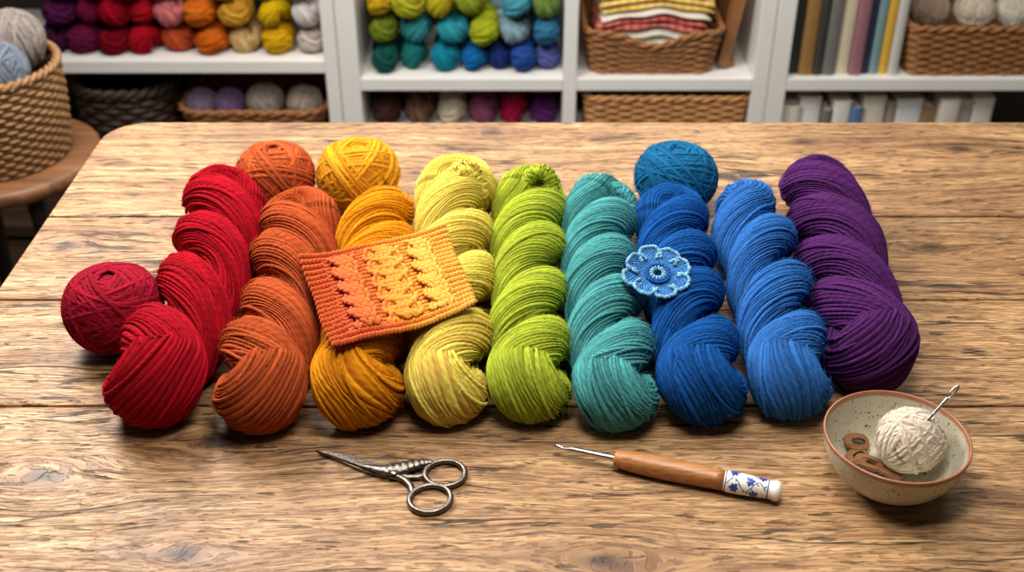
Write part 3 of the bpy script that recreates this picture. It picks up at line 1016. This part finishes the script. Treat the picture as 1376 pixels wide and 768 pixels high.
# ------------------------------------------------------------------ bowl and contents
KB = 0.915
bc = at(1206, 583, 0.047); bc[2] = TZ
def bowl_mat():
    m, nt, bs = new_mat('speckled_stoneware')
    co = objco(nt)
    p = sepv(nt, co)
    n1 = noise(nt, co, 26, 4)
    n2 = noise(nt, co, 420, 2, 0.4)
    col = mixc(nt, n1, lin((150, 143, 122)), lin((200, 193, 170)))
    col = mixc(nt, maprange(nt, n2, 0.62, 0.70), col, lin((84, 66, 46)))
    rim = maprange(nt, mth(nt, 'ADD', p[2], mth(nt, 'MULTIPLY', mth(nt, 'SUBTRACT', n1, 0.5), 0.003)), 0.0420, 0.0445)
    col = mixc(nt, mth(nt, 'MULTIPLY', rim, 0.92), col, lin((142, 82, 48)))
    nt.links.new(col, bs.inputs['Base Color'])
    bs.inputs['Roughness'].default_value = 0.3
    bump(nt, bs, n1, 0.15, 0.002)
    return m
bprof = [(0.0001, 0.003), (0.024, 0.003), (0.025, 0), (0.030, 0), (0.0315, 0.004), (0.041, 0.010), (0.050, 0.020), (0.0565, 0.033), (0.0595, 0.046), (0.0600, 0.0500), (0.0592, 0.0512), (0.0578, 0.0505), (0.0560, 0.044), (0.0530, 0.034), (0.047, 0.022), (0.038, 0.0125), (0.025, 0.008), (0.0001, 0.0065)]
bprof = smooth_path([(r * KB, 0, z * KB) for r, z in bprof], 80)[:, [0, 2]]
bprof[:, 0] = np.maximum(bprof[:, 0], 0.0001); bprof[:, 1] = np.maximum(bprof[:, 1], 0)
v, f = lathe(bprof, bc, 72)
tag(mk('ceramic_bowl', (v, f, None), bowl_mat(), org=bc), 'small speckled stoneware bowl with brown rim at the right front of the table', 'bowl')
inner = np.array([(0.0, 0.0065), (0.025, 0.008), (0.038, 0.0125), (0.047, 0.022), (0.053, 0.034), (0.056, 0.045)]) * KB
bR = 0.0264
bp = at(1223, 591, 0.034)
v, f, a = ball_geo(bR, 0.0018, 24, 5, 52, 7, 9, tmin=20, tmax=88, squash=1.0, hair=120, jit=0.5)
bz = TZ + 0.0088
v = v + np.array([bp[0], bp[1], bz])
tag(mk('cotton_ball', (v, f, a), yarn_mat((255, 234, 188), 0.6), org=(bp[0], bp[1], bz)), 'small cream ball of cotton thread in the stoneware bowl', 'yarn ball')
n0, n1_ = at(1238, 574, 0.053), at(1288, 518, 0.084)
nd = nrm(n1_ - n0)
nl = np.linalg.norm(n1_ - n0)
needle = MB()
eh = 0.0062
P = np.array([n0 + nd * s for s in np.linspace(0, nl - 2 * eh + 0.0006, 24)])
needle.add(*tube(P, np.interp(np.linspace(0, 1, 24), [0, 0.3, 0.85, 1], [0.0007, 0.0011, 0.0012, 0.0010]), 12, ref=(0.3, 1, 0.2)))
sd = nrm(np.cross(nd, np.array([0, -0.83, 0.55])))
ec = n1_ - nd * eh
t = np.linspace(0, 2 * PI, 48, endpoint=False)
EL = np.array([ec + nd * eh * math.cos(a) + sd * 0.00155 * math.sin(a) for a in t])
needle.add(*sweep(EL, np.cross(nd, sd), 0.00065, True, 10))
tag(mk('darning_needle', needle, M_BRIGHT, org=n0), 'steel darning needle stuck into the cream cotton ball', 'needle')
def marker_geo(l, w, th):
    t = np.linspace(0, 2 * PI, 48, endpoint=False)
    def pill(hl, hw, e):
        c, s = np.cos(t), np.sin(t)
        return np.stack([np.sign(c) * np.abs(c) ** e * hl, np.sign(s) * np.abs(s) ** e * hw], -1)
    o_, i_ = pill(l / 2, w / 2, 0.75), pill(l * 0.29, w * 0.20, 0.8)
    i_ = i_ + np.array([l * 0.04, 0])
    rows = []
    for q, z in ((o_ * 0.95, th), (o_, th * 0.75), (o_, th * 0.25), (o_ * 0.95, 0), (i_, 0), (i_, th * 0.5), (i_, th)):
        rows.append(np.concatenate([q, np.full((len(t), 1), z)], 1))
    V = np.array(rows)
    return V.reshape(-1, 3), quads(len(rows), len(t), True, True).tolist(), None
mk_labels = [('wooden stitch marker at the upper left inside the bowl, highest up the side', 1160, 573, 0.6, 0.0), ('wooden stitch marker lying left of the cream ball in the bowl', 1149, 598, 0.1, 0.0016),
             ('wooden stitch marker at the front of the bowl, below the cream ball', 1166, 624, -0.5, 0.0), ('wooden stitch marker tucked under the front of the cream ball', 1196, 637, -0.75, 0.0016)]
for lab, px, py, rz, lift in mk_labels:
    z = 0.015
    for _ in range(6):
        q = at(px, py, z)
        r = math.hypot(q[0] - bc[0], q[1] - bc[1])
        z = float(np.interp(r, inner[:, 0], inner[:, 1])) + 0.0015
    slope = (np.interp(r + 0.004, inner[:, 0], inner[:, 1]) - np.interp(r - 0.004, inner[:, 0], inner[:, 1])) / 0.008
    rd = np.array([q[0] - bc[0], q[1] - bc[1], 0]) / max(r, 1e-5)
    nv_ = nrm(np.array([-rd[0] * slope, -rd[1] * slope, 1.0]))
    o = mk('stitch_marker', marker_geo(0.0225, 0.0150, 0.0032), M_MARKER, smooth=False)
    xv = Vector((math.cos(rz), math.sin(rz), 0)); nz = Vector(nv_)
    yv = nz.cross(xv).normalized(); xv = yv.cross(nz)
    o.matrix_world = Matrix.Translation(Vector((q[0], q[1], TZ + z + lift + 0.001))) @ Matrix((xv, yv, nz)).transposed().to_4x4()
    tag(o, lab, 'stitch marker', 'wooden stitch markers in the bowl')

# ------------------------------------------------------------------ shelving units
YS, DEP = 2.30, 0.32
def xs(px, z=0.4):
    d = (YS * math.cos(PITCH) + (CAM[2] - z) * math.sin(PITCH))
    return (px - 688) / FPX * d
TH = 0.028
def unit(label, x0, x1, boards, uprights, ztop):
    u_ = thing('bookcase', label, 'bookcase', ((x0 + x1) / 2, YS + DEP / 2, 0), 'white bookcases along the back wall')
    for xa, xb in uprights:
        mk('side_panel', rbox(((xa + xb) / 2, YS + DEP / 2, ztop / 2), (xb - xa, DEP, ztop), 0.002) + (None,), M_WHITE, u_, smooth=False)
    inn = sorted(uprights)
    for i in range(len(inn) - 1):
        xa, xb = inn[i][1], inn[i + 1][0]
        for zt in boards[i]:
            mk('shelf_board', rbox(((xa + xb) / 2, YS + DEP / 2, abs(zt) - TH / 2), (xb - xa - 0.0004, DEP, TH), 0.002) + (None,), M_WHITE if zt > 0 else M_CRATE, u_, smooth=False)
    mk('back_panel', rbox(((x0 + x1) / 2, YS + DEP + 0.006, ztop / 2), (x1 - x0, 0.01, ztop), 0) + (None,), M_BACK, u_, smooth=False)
    return u_
ZL, ZM, ZLOW = 0.442, 0.402, 0.27
xa1, xb1 = xs(438), xs(456)
xa2, xb2 = xs(457), xs(484)
xm1, xm2 = xs(757), xs(775)
xr1, xr2 = xs(1012), xs(1033)
xq1, xq2 = xs(1034), xs(1058)
# a negative height marks the dark bottom board of the left unit
unit('white bookcase at the left, full of red, orange and yellow yarn', -1.30, xb1, [[ZL, -0.04, 0.90]], [(-1.30, -1.27), (xa1, xb1)], 0.90)
unit('white bookcase in the middle with green and blue yarn and a fabric basket', xa2, xr2, [[ZM, ZLOW, 0.06, 0.90], [ZM, ZLOW, 0.06, 0.90]], [(xa2, xb2), (xm1, xm2), (xr1, xr2)], 0.90)
unit('white bookcase at the right holding books and a wicker basket', xq1, 1.45, [[ZM, 0.13, 0.90]], [(xq1, xq2), (1.42, 1.45)], 0.90)

# low detail skeins shown end on
proto = []
for k in range(6):
    g = skein_geo([np.array([0, 0, 0]), np.array([0.008, 0.07, 0]), np.array([-0.006, 0.14, 0]), np.array([0, 0.2, 0])], 0.034, 0.032, 0.0, [1.3, 1.7, 1.1, 1.5, 2.0, 1.2][k], 1 if k % 2 else -1, [0.5, 2.4, 1.2, 2.9, 0.1, 1.9][k], 13, 110, 50 + k, hfac=0.86, dep=0.28, bulge=1.0)
    me_o = mk('yarn_skein_source', g[:3], M_WHITE)
    me = me_o.data
    bpy.data.objects.remove(me_o)
    me.name = 'shelf_skein'
    proto.append(me)
def shelf_skein(x, y, z, rgb, label, group, k, yaw=0.0, sc_=(1, 1, 1)):
    o = bpy.data.objects.new('yarn_skein', proto[k % 6])
    COL.objects.link(o)
    o.material_slots[0].link = 'OBJECT'
    o.material_slots[0].material = yarn_mat(rgb)
    o.location = (x, y, z)
    o.rotation_euler = (0, 0, yaw)
    o.scale = sc_
    tag(o, label, 'skein', group)
RH = 0.0585
LROWS = [
 [(52, (60, 22, 52), 'dark plum'), (95, (96, 22, 58), 'wine purple'), (137, (120, 12, 28), 'dark red'), (180, (160, 16, 32), 'scarlet'), (223, (180, 76, 44), 'terracotta'), (272, (198, 98, 28), 'orange'), (316, (208, 172, 116), 'tan cream'), (365, (220, 162, 22), 'mustard yellow'), (409, (226, 214, 190), 'ivory')],
 [(70, (84, 28, 74), 'purple'), (110, (120, 24, 66), 'magenta'), (144, (146, 12, 34), 'crimson'), (184, (166, 20, 36), 'cherry red'), (223, (204, 118, 118), 'dusty pink'), (264, (204, 106, 30), 'bright orange'), (308, (220, 160, 54), 'amber'), (358, (230, 176, 20), 'bright yellow'), (407, (230, 220, 202), 'off white')],
 [(85, (70, 20, 60), 'deep violet'), (128, (130, 14, 42), 'burgundy'), (170, (170, 22, 44), 'red'), (212, (214, 130, 136), 'rose pink'), (256, (210, 114, 36), 'tangerine'), (303, (230, 170, 36), 'golden'), (352, (236, 188, 34), 'lemon yellow'), (402, (232, 224, 210), 'white')]]
MROWS = [
 [(510, (26, 84, 78), 'dark green'), (550, (30, 112, 110), 'sea green'), (590, (24, 126, 148), 'teal'), (630, (24, 102, 164), 'bright blue'), (666, (32, 54, 112), 'navy blue'), (701, (40, 76, 148), 'royal blue'), (733, (90, 100, 168), 'periwinkle')],
 [(510, (114, 132, 36), 'moss green'), (558, (54, 140, 146), 'blue green'), (602, (46, 148, 160), 'turquoise'), (646, (156, 170, 36), 'lime'), (690, (132, 164, 174), 'pale grey blue'), (731, (54, 112, 150), 'steel blue')],
 [(508, (200, 168, 34), 'golden yellow'), (547, (168, 172, 40), 'chartreuse'), (587, (178, 168, 36), 'olive yellow'), (628, (132, 146, 40), 'olive green'), (688, (70, 148, 164), 'aqua'), (730, (102, 130, 62), 'sage green')]]
rown = ['bottom row', 'second row', 'third row']
kk = 0
for rows, zb, where, grp in ((LROWS, ZL, 'of the left bookcase shelf', 'skeins stacked on the left shelf'), (MROWS, ZM, 'of the middle bookcase shelf', 'skeins stacked on the middle shelf')):
    for r, row in enumerate(rows):
        for ci, (px, rgb, cn) in enumerate(row):
            kk += 1
            edge_ = ci == len(row) - 1 or (ci == 0 and rows is MROWS)
            tight = rows is MROWS and r == 0
            shelf_skein(xs(px, zb + 0.03), YS + 0.012 + random.uniform(0, 0.025), zb + r * RH + 0.0008, rgb, f'{cn} skein in the {rown[r]} {where}', grp, kk * 5 + r, random.uniform(-0.04, 0.04) if edge_ else random.uniform(-0.15, 0.15), (random.uniform(0.86, 0.95) if edge_ or tight else random.uniform(0.95, 1.1), random.uniform(0.85, 1.0), random.uniform(0.92, 1.03)))
for px, rgb, cn in ((513, (70, 46, 40), 'dark brown'), (557, (112, 84, 70), 'taupe brown'), (602, (206, 194, 170), 'cream'), (645, (128, 70, 96), 'mauve'), (686, (150, 24, 58), 'raspberry'), (728, (86, 40, 96), 'violet')):
    kk += 1
    shelf_skein(xs(px, 0.3), YS + 0.03, ZLOW + 0.0008, rgb, f'{cn} skein on the low shelf under the blue and green yarn', 'skeins on the low middle shelf', kk, 0, (0.98, 1.1, 1.12))

# ------------------------------------------------------------------ baskets
def rr_path(hw, hd, rcn, m):
    rcn = min(rcn, hw, hd)
    pts = []
    for cx, cy, a0 in ((hw - rcn, hd - rcn, 0), (-hw + rcn, hd - rcn, PI / 2), (-hw + rcn, -hd + rcn, PI), (hw - rcn, -hd + rcn, 1.5 * PI)):
        for t in np.linspace(a0, a0 + PI / 2, 12):
            pts.append((cx + rcn * math.cos(t), cy + rcn * math.sin(t)))
    pts = np.array(pts + [pts[0]])
    L = np.concatenate([[0], np.cumsum(np.linalg.norm(np.diff(pts, axis=0), axis=1))])
    s = np.linspace(0, L[-1], m, endpoint=False)
    return np.stack([np.interp(s, L, pts[:, i]) for i in range(2)], -1)
def basket(name, label, c, hw, hd, rcn, h, rows, stakes, mat, taper=0.06, amp=0.003, group=None, bulge=0.0, dip=0.0):
    b = thing(name, label, 'basket', c, group)
    c = np.asarray(c, float)
    m = stakes * 6
    base = rr_path(hw, hd, rcn, m)
    T = np.roll(base, -1, 0) - np.roll(base, 1, 0)
    Nn = nrm(np.stack([T[:, 1], -T[:, 0]], -1))
    tr = h / rows / 2
    s = np.arange(m) / m
    mb = MB()
    hz = h * (1 - dip * np.exp(-(base[:, 0] / (hw * 0.45)) ** 2))
    def scl(q):
        return 1 - taper * (1 - q) + bulge * math.sin(q * PI)
    for k in range(rows):
        q = (k + 0.5) / rows
        off = amp * np.sin(PI * stakes * s + PI * k)
        P = np.concatenate([base * scl(q) + Nn * off[:, None], (q * hz)[:, None]], 1) + c
        mb.add(*sweep(P, (0, 0, 1), tr * 1.08, True, 6, uid=k))
    for j in range(stakes):
        i = int((j + 0.5) / stakes * m) % m
        P = np.array([np.append(base[i] * scl(q), q * hz[i]) + c for q in np.linspace(0, 1, 6)])
        mb.add(*tube(P, tr * 0.7, 5, uid=50 + j, ref=(0.3, 0.9, 0)))
    mk('woven_body', mb, mat, b)
    mb = MB()
    for k in range(2):
        ph = s * 2 * PI * stakes * 0.5 + k * PI
        P = np.concatenate([base * scl(1.0) + Nn * (tr * 0.9 * np.cos(ph))[:, None], (hz + tr * 0.4 + tr * 0.9 * np.sin(ph))[:, None]], 1) + c
        mb.add(*sweep(P, (0, 0, 1), tr * 1.15, True, 6, uid=80 + k))
    mk('rim', mb, mat, b)
    bb = base * scl(0.0) * 0.985
    v, f = prism(bb, c[2] + 0.0005, c[2] + 0.006)
    v[:, :2] += c[:2]
    mk('base', (v, f, None), mat, b, smooth=False)
    return b
def soft_ball(p, R, rgb, label, seed, group=None):
    v, f, a = ball_geo(R, R * 0.075, 16, 6, 30, 5, seed, tmin=20, tmax=86, jit=0.7)
    o = mk('yarn_ball', (v + np.asarray(p), f, a), yarn_mat(rgb, 0.5), org=p)
    return tag(o, label, 'yarn ball', group)

xc = (xs(785) + xs(968)) / 2
hw = (xs(968) - xs(785)) / 2
basket('wicker_basket', 'wicker basket filled with folded fabrics on the middle bookcase shelf', (xc, YS + 0.13, ZM + 0.0005), hw, 0.115, 0.03, 0.095, 12, 34, M_WICKER, taper=0.12, amp=0.0022, dip=0.32)
def cloth_mat(rgb, check=None):
    m, nt, bs = new_mat('folded_fabric')
    co = objco(nt)
    n1 = noise(nt, co, 60, 3)
    col = mixc(nt, n1, lin(mul(rgb, 0.9)), lin(mul(rgb, 1.06)))
    if check:
        p = sepv(nt, co)
        f1 = maprange(nt, mth(nt, 'SINE', mth(nt, 'MULTIPLY', p[0], 330.0)), -0.1, 0.1)
        f2 = maprange(nt, mth(nt, 'SINE', mth(nt, 'MULTIPLY', mth(nt, 'ADD', p[1], p[2]), 330.0)), -0.1, 0.1)
        col = mixc(nt, mth(nt, 'MULTIPLY', mth(nt, 'ADD', f1, f2), 0.45), col, lin(check))
    nt.links.new(col, bs.inputs['Base Color'])
    bs.inputs['Roughness'].default_value = 0.85
    bump(nt, bs, noise(nt, co, 900, 2), 0.3, 0.0008)
    return m
def folded(label, c, w, d, h, layers, mat, seed):
    rg = np.random.default_rng(seed)
    mb = MB()
    lh = h / layers
    nx, ny = 33, 17
    gx, gy = np.meshgrid(np.linspace(-0.5, 0.5, nx), np.linspace(-0.5, 0.5, ny), indexing='ij')
    # the whole pile sags alike
    sag = -0.008 * (2 * np.abs(gx)) ** 3 + 0.004 * np.sin(gx * 7 + 1.3) + 0.0015 * np.sin(gx * 17 + 0.4)
    for k in range(layers):
        ph = rg.uniform(0, 6, 4)
        sx, sy = w * (1 - 0.05 * rg.random()), d * (1 - 0.04 * rg.random())
        wav = sag + 0.0006 * np.sin(gy * 11 + ph[1])
        e = np.maximum(np.abs(gx), np.abs(gy)) * 2
        thick = lh * 0.49 * np.sqrt(np.maximum(0.0, 1 - np.maximum(0, (e - 0.84) / 0.16) ** 2))
        zc = (k + 0.5) * lh
        xx = gx * sx + 0.003 * np.sin(gy * 13 + ph[2]); yy = gy * sy + 0.003 * np.sin(gx * 15 + ph[3])
        tp_ = np.stack([xx, yy, zc + thick + wav], -1).reshape(-1, 3)
        bt_ = np.stack([xx, yy, zc - thick + wav], -1).reshape(-1, 3)
        q = quads(nx, ny, False, False)
        mb.add(tp_ + np.asarray(c), q[:, ::-1]); mb.add(bt_ + np.asarray(c), q)
    o = mk('folded_cloth', mb, mat, org=c)
    return tag(o, label, 'folded cloth', 'fabrics stacked in the wicker basket')
zc = ZM + 0.018
cw = hw * 2 * 0.84
for lab, hh, ly, rgb, chk, ww, dx in (('white folded cloth at the bottom of the basket pile', 0.072, 3, (214, 206, 190), None, 0.90, 0.0), ('red folded cloth below the yellow checked one', 0.026, 2, (168, 48, 44), (206, 130, 112), 0.98, -0.004), ('white folded cloth between the red and the yellow checked ones', 0.014, 1, (226, 218, 204), None, 0.97, 0.003),
                         ('yellow checked folded cloth in the middle of the basket pile', 0.030, 2, (224, 178, 48), (240, 220, 150), 1.0, 0.006), ('cream folded cloth on top of the yellow checked one', 0.028, 2, (212, 194, 156), None, 0.94, -0.006), ('white folded cloth on top of the basket pile', 0.036, 2, (230, 226, 216), None, 0.9, 0.004)):
    folded(lab, (xc + dx, YS + 0.125, zc), cw * ww, 0.185, hh, ly, cloth_mat(rgb, chk), int(hh * 1000) + ly)
    zc += hh + 0.0018
# leaning wooden tray beside it
ang = math.radians(9)
Rt = np.array([[math.cos(ang), 0, math.sin(ang)], [0, 1, 0], [-math.sin(ang), 0, math.cos(ang)]])
tp = np.array([xs(975), YS + 0.05, ZM + 0.004])
tx = thing('wooden_tray', 'brown wooden tray leaning upright beside the fabric basket', 'tray', tp)
M_TRAY = wood_mat('tray_wood', (112, 72, 40), (168, 116, 70), 60.0, 5.0, 0.5, axis=1)
def tb(c, s):
    v, f = rbox(c, s, 0.002, rot=Rt)
    return v + tp, f, None
mk('tray_base', tb((0.008, 0.11, 0.10), (0.008, 0.22, 0.19)), M_TRAY, tx, smooth=False)
for c, s in (((0.016, 0.004, 0.10), (0.024, 0.01, 0.20)), ((0.016, 0.216, 0.10), (0.024, 0.01, 0.20)), ((0.016, 0.11, 0.006), (0.024, 0.20, 0.01)), ((0.016, 0.11, 0.194), (0.024, 0.20, 0.01))):
    mk('tray_rim', tb(c, s), M_TRAY, tx, smooth=False)
xc2, hw2 = (xs(778 + 8, 0.3) + xs(1003, 0.3)) / 2, (xs(1003, 0.3) - xs(786, 0.3)) / 2
basket('wicker_basket', 'wide low wicker basket on the shelf below the folded fabrics', (xc2, YS + 0.125, ZLOW + 0.0005), hw2, 0.115, 0.02, 0.080, 10, 40, M_HONEY, taper=0.04, amp=0.0022)
# crate carrying the shallow basket
xc3, hw3 = (xs(232, 0.3) + xs(438, 0.3)) / 2, (xs(438, 0.3) - xs(232, 0.3)) / 2 - 0.006
crate = thing('wooden_crate', 'dark wooden crate under the shallow basket of pale yarn balls', 'crate', (xc3, YS + 0.15, 0.0405))
mk('crate_body', rbox((xc3, YS + 0.15, 0.0405 + 0.1), (hw3 * 1.9, 0.25, 0.2), 0.003) + (None,), M_CRATE, crate, smooth=False)
for k in range(3):
    mk('slat', rbox((xc3, YS + 0.021, 0.075 + k * 0.066), (hw3 * 1.94, 0.012, 0.05), 0.002) + (None,), M_CRATE, crate, smooth=False)
mk('crate_lid', rbox((xc3, YS + 0.15, 0.248), (hw3 * 1.96, 0.26, 0.014), 0.002) + (None,), M_CRATE, crate, smooth=False)
ZC = 0.2555
basket('wicker_basket', 'shallow wicker basket of pale yarn balls under the left shelf', (xc3, YS + 0.13, ZC), hw3, 0.115, 0.05, 0.058, 7, 36, M_WICKER, taper=0.1, amp=0.0022)
for px, R, rgb, lab in ((258, 0.036, (150, 134, 158), 'greyish lavender yarn ball at the left end of the shallow basket'), (296, 0.036, (134, 108, 148), 'lavender yarn ball second in the shallow basket'), (346, 0.043, (178, 170, 156), 'grey beige yarn ball in the middle of the shallow basket'), (400, 0.040, (194, 182, 164), 'beige yarn ball at the right end of the shallow basket')):
    soft_ball((xs(px, 0.33), YS + 0.085, ZC + 0.022), R, rgb, lab, px)
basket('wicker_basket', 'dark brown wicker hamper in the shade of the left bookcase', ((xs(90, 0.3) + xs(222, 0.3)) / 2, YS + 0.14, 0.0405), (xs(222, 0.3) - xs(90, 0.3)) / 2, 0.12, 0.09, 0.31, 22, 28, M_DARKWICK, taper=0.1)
# right bookcase basket with balls
xb_c = xs(1318); hwb = xs(1318) - xs(1216)
basket('wicker_basket', 'rectangular wicker basket with wool balls beside the row of books', (xb_c, YS + 0.13, ZM + 0.0005), hwb, 0.12, 0.02, 0.105, 13, 40, M_WICKER, taper=0.08, amp=0.0022)
for px, rgb, lab in ((1272, (168, 150, 126), 'beige wool ball at the left end of the basket beside the books'), (1334, (206, 194, 172), 'cream wool ball in the middle of the basket beside the books'), (1391, (218, 206, 184), 'pale wool ball at the right end of the basket beside the books')):
    soft_ball((xs(px, 0.5), YS + 0.12, ZM + 0.068), 0.044, rgb, lab, px)
# ------------------------------------------------------------------ books
def book(x, w, h, d, z, rgb, label, group, y0=0.03):
    o = thing('book', label, 'book', (x, YS + y0, z), group)
    org = np.array([x, YS + y0, z])
    mb = MB()
    for cc, ss in (((-w / 2 + 0.0015, d / 2, h / 2), (0.003, d, h)), ((w / 2 - 0.0015, d / 2, h / 2), (0.003, d, h))):
        v, f = rbox(cc, ss, 0.001)
        mb.add(v + org, f)
    t = np.linspace(0, PI, 9)
    arc = np.stack([-w / 2 * np.cos(t), -0.005 * np.sin(t)], -1)
    inn_ = np.stack([-(w / 2 - 0.002) * np.cos(t), -0.005 * np.sin(t) + 0.003], -1)
    ol = np.concatenate([arc, inn_[::-1]])
    v, f = prism(ol, 0, h)
    mb.add(v + org, f)
    mk('cover', mb, plain_mat('book_cloth', rgb, 0.6, var=0.06, scale=60), o, smooth=False)
    v, f = rbox((0, d / 2 + 0.001, h / 2), (max(w - 0.006, 0.003), d - 0.006, h - 0.008), 0)
    mk('pages', (v + org, f, None), M_PAGES, o, smooth=False)
bx_ = xq2 + 0.002
for w, h, rgb, cn in ((15, .235, (40, 52, 48), 'dark green'), (19, .245, (150, 112, 60), 'ochre'), (13, .23, (58, 54, 52), 'charcoal'), (17, .25, (112, 112, 104), 'grey'), (19, .24, (214, 200, 172), 'cream'), (17, .235, (150, 104, 112), 'mauve'), (11, .245, (36, 44, 66), 'navy'), (13, .24, (120, 150, 152), 'grey teal'), (12, .25, (214, 170, 60), 'mustard'), (13, .23, (196, 192, 184), 'pale grey')):
    wm = w * 0.00159
    book(bx_ + wm / 2, wm - 0.0006, h, 0.17, ZM + 0.0005, rgb, f'{cn} book standing in the row on the right bookcase shelf', 'books in the upper row', 0.022 + 0.016 * ((w * 7 + int(h * 1000)) % 3) / 2)
    bx_ += wm
bx_ = xq2 + 0.004
for w, h, rgb, cn in ((20, .200, (224, 216, 200), 'ivory'), (24, .217, (232, 228, 220), 'white'), (12, .192, (120, 112, 104), 'grey brown'), (20, .212, (226, 222, 214), 'chalk white'), (14, .198, (92, 122, 164), 'blue'), (26, .219, (222, 212, 192), 'oatmeal'), (14, .196, (176, 160, 140), 'sand coloured'), (30, .208, (232, 230, 226), 'snow white'), (16, .190, (150, 116, 84), 'tan'), (22, .214, (214, 206, 190), 'pale cream'), (18, .204, (206, 198, 186), 'stone grey'), (24, .21, (228, 220, 206), 'eggshell')):
    wm = w * 0.0019
    book(bx_ + wm / 2 + 0.001, wm - 0.001, h, 0.16, 0.1305, rgb, f'{cn} book on the lower shelf of the right bookcase', 'books in the lower row', 0.02 + 0.03 * ((w * 5 + int(h * 1000)) % 4) / 3)
    bx_ += wm + 0.001

# ------------------------------------------------------------------ stool with basket of wool
st = at_z(0, 205, 0.48)
st[2] = 0
stool = thing('stool', 'round wooden stool at the left behind the table, holding a woven basket', 'stool', st)
v, f = lathe([(0.0001, 0.45), (0.155, 0.45), (0.165, 0.455), (0.167, 0.465), (0.165, 0.476), (0.158, 0.48), (0.0001, 0.48)], st, 64)
mk('seat', (v, f, None), M_STOOL, stool)
for k in range(4):
    a = PI / 4 + k * PI / 2
    P = np.array([st + np.array([math.cos(a) * r, math.sin(a) * r, z]) for r, z in ((0.105, 0.452), (0.135, 0.2), (0.158, 0.0))])
    mk('leg', tube(smooth_path(P, 12), np.linspace(0.016, 0.012, 12), 12, ref=(1, 0, 0)), M_LEG, stool)
t = np.linspace(0, 2 * PI, 48, endpoint=False)
mk('footrest_ring', sweep(np.array([st + np.array([0.137 * math.cos(a), 0.137 * math.sin(a), 0.18]) for a in t]), (0, 0, 1), 0.007, True, 8), M_LEG, stool)
bo = st + np.array([0, 0, 0.4805])
basket('woven_basket', 'round woven seagrass basket of wool balls standing on the stool', bo, 0.126, 0.126, 0.126, 0.158, 20, 52, M_SEAGRASS, taper=0.10, amp=0.0024, bulge=0.03)
for dx, dy, dz, R, rgb, lab in ((0.045, 0.05, 0.132, 0.056, (150, 144, 134), 'beige grey wool ball at the back of the stool basket'), (0.05, -0.045, 0.118, 0.053, (116, 128, 142), 'blue grey wool ball at the front right of the stool basket'), (-0.055, 0.045, 0.132, 0.053, (190, 180, 164), 'cream wool ball at the back left of the stool basket'), (-0.055, -0.05, 0.110, 0.053, (134, 132, 132), 'grey wool ball at the front left of the stool basket')):
    soft_ball(bo + np.array([dx, dy, dz]), R, rgb, lab, int(R * 1000 + dz * 500 + dx * 100 + 40))

# ------------------------------------------------------------------ light
w = bpy.data.worlds.new('room_light')
S.world = w
w.use_nodes = True
w.node_tree.nodes['Background'].inputs[0].default_value = (1.0, 0.96, 0.91, 1)
w.node_tree.nodes['Background'].inputs[1].default_value = 0.045
def area(name, loc, target, size, power, col):
    l = bpy.data.lights.new(name, 'AREA')
    l.shape = 'RECTANGLE'
    l.size, l.size_y = size
    l.energy = power
    l.color = col
    o = bpy.data.objects.new(name, l)
    COL.objects.link(o)
    o.location = loc
    o.rotation_euler = (Vector(target) - Vector(loc)).to_track_quat('-Z', 'Y').to_euler()
area('window_light', (-0.65, 1.40, 1.60), (0.02, 0.88, 0.75), (0.5, 0.42), 23, (1.0, 0.97, 0.93))
area('overhead_fill', (0.05, 0.62, 1.75), (0.0, 0.86, 0.75), (0.38, 0.28), 9.5, (1.0, 0.965, 0.91))  # added fill from above the table, not a real lamp
area('sheen_fill', (-0.25, 2.25, 1.50), (0.0, 0.95, 0.75), (1.7, 0.45), 13, (1.0, 0.97, 0.93))  # unseen panel added only to put sheen on the far tabletop; no window there
area('shelf_fill', (0.1, 1.40, 2.3), (0.05, 2.4, 0.4), (2.0, 0.5), 30, (1.0, 0.96, 0.91))  # added to brighten the bookcases; stands for no lamp in the room

# ------------------------------------------------------------------ camera
cd = bpy.data.cameras.new('camera')
cam = bpy.data.objects.new('camera', cd)
COL.objects.link(cam)
cam.location = CAM
cam.rotation_euler = (math.radians(90) - PITCH, 0, 0)
cd.sensor_width = 36
cd.lens = 36 * FPX / 1376
cd.clip_start = 0.02
cd.dof.use_dof = True
cd.dof.focus_distance = 1.0
cd.dof.aperture_fstop = 6.5
S.camera = cam
S.view_settings.view_transform = 'Standard'
S.view_settings.look = 'None'
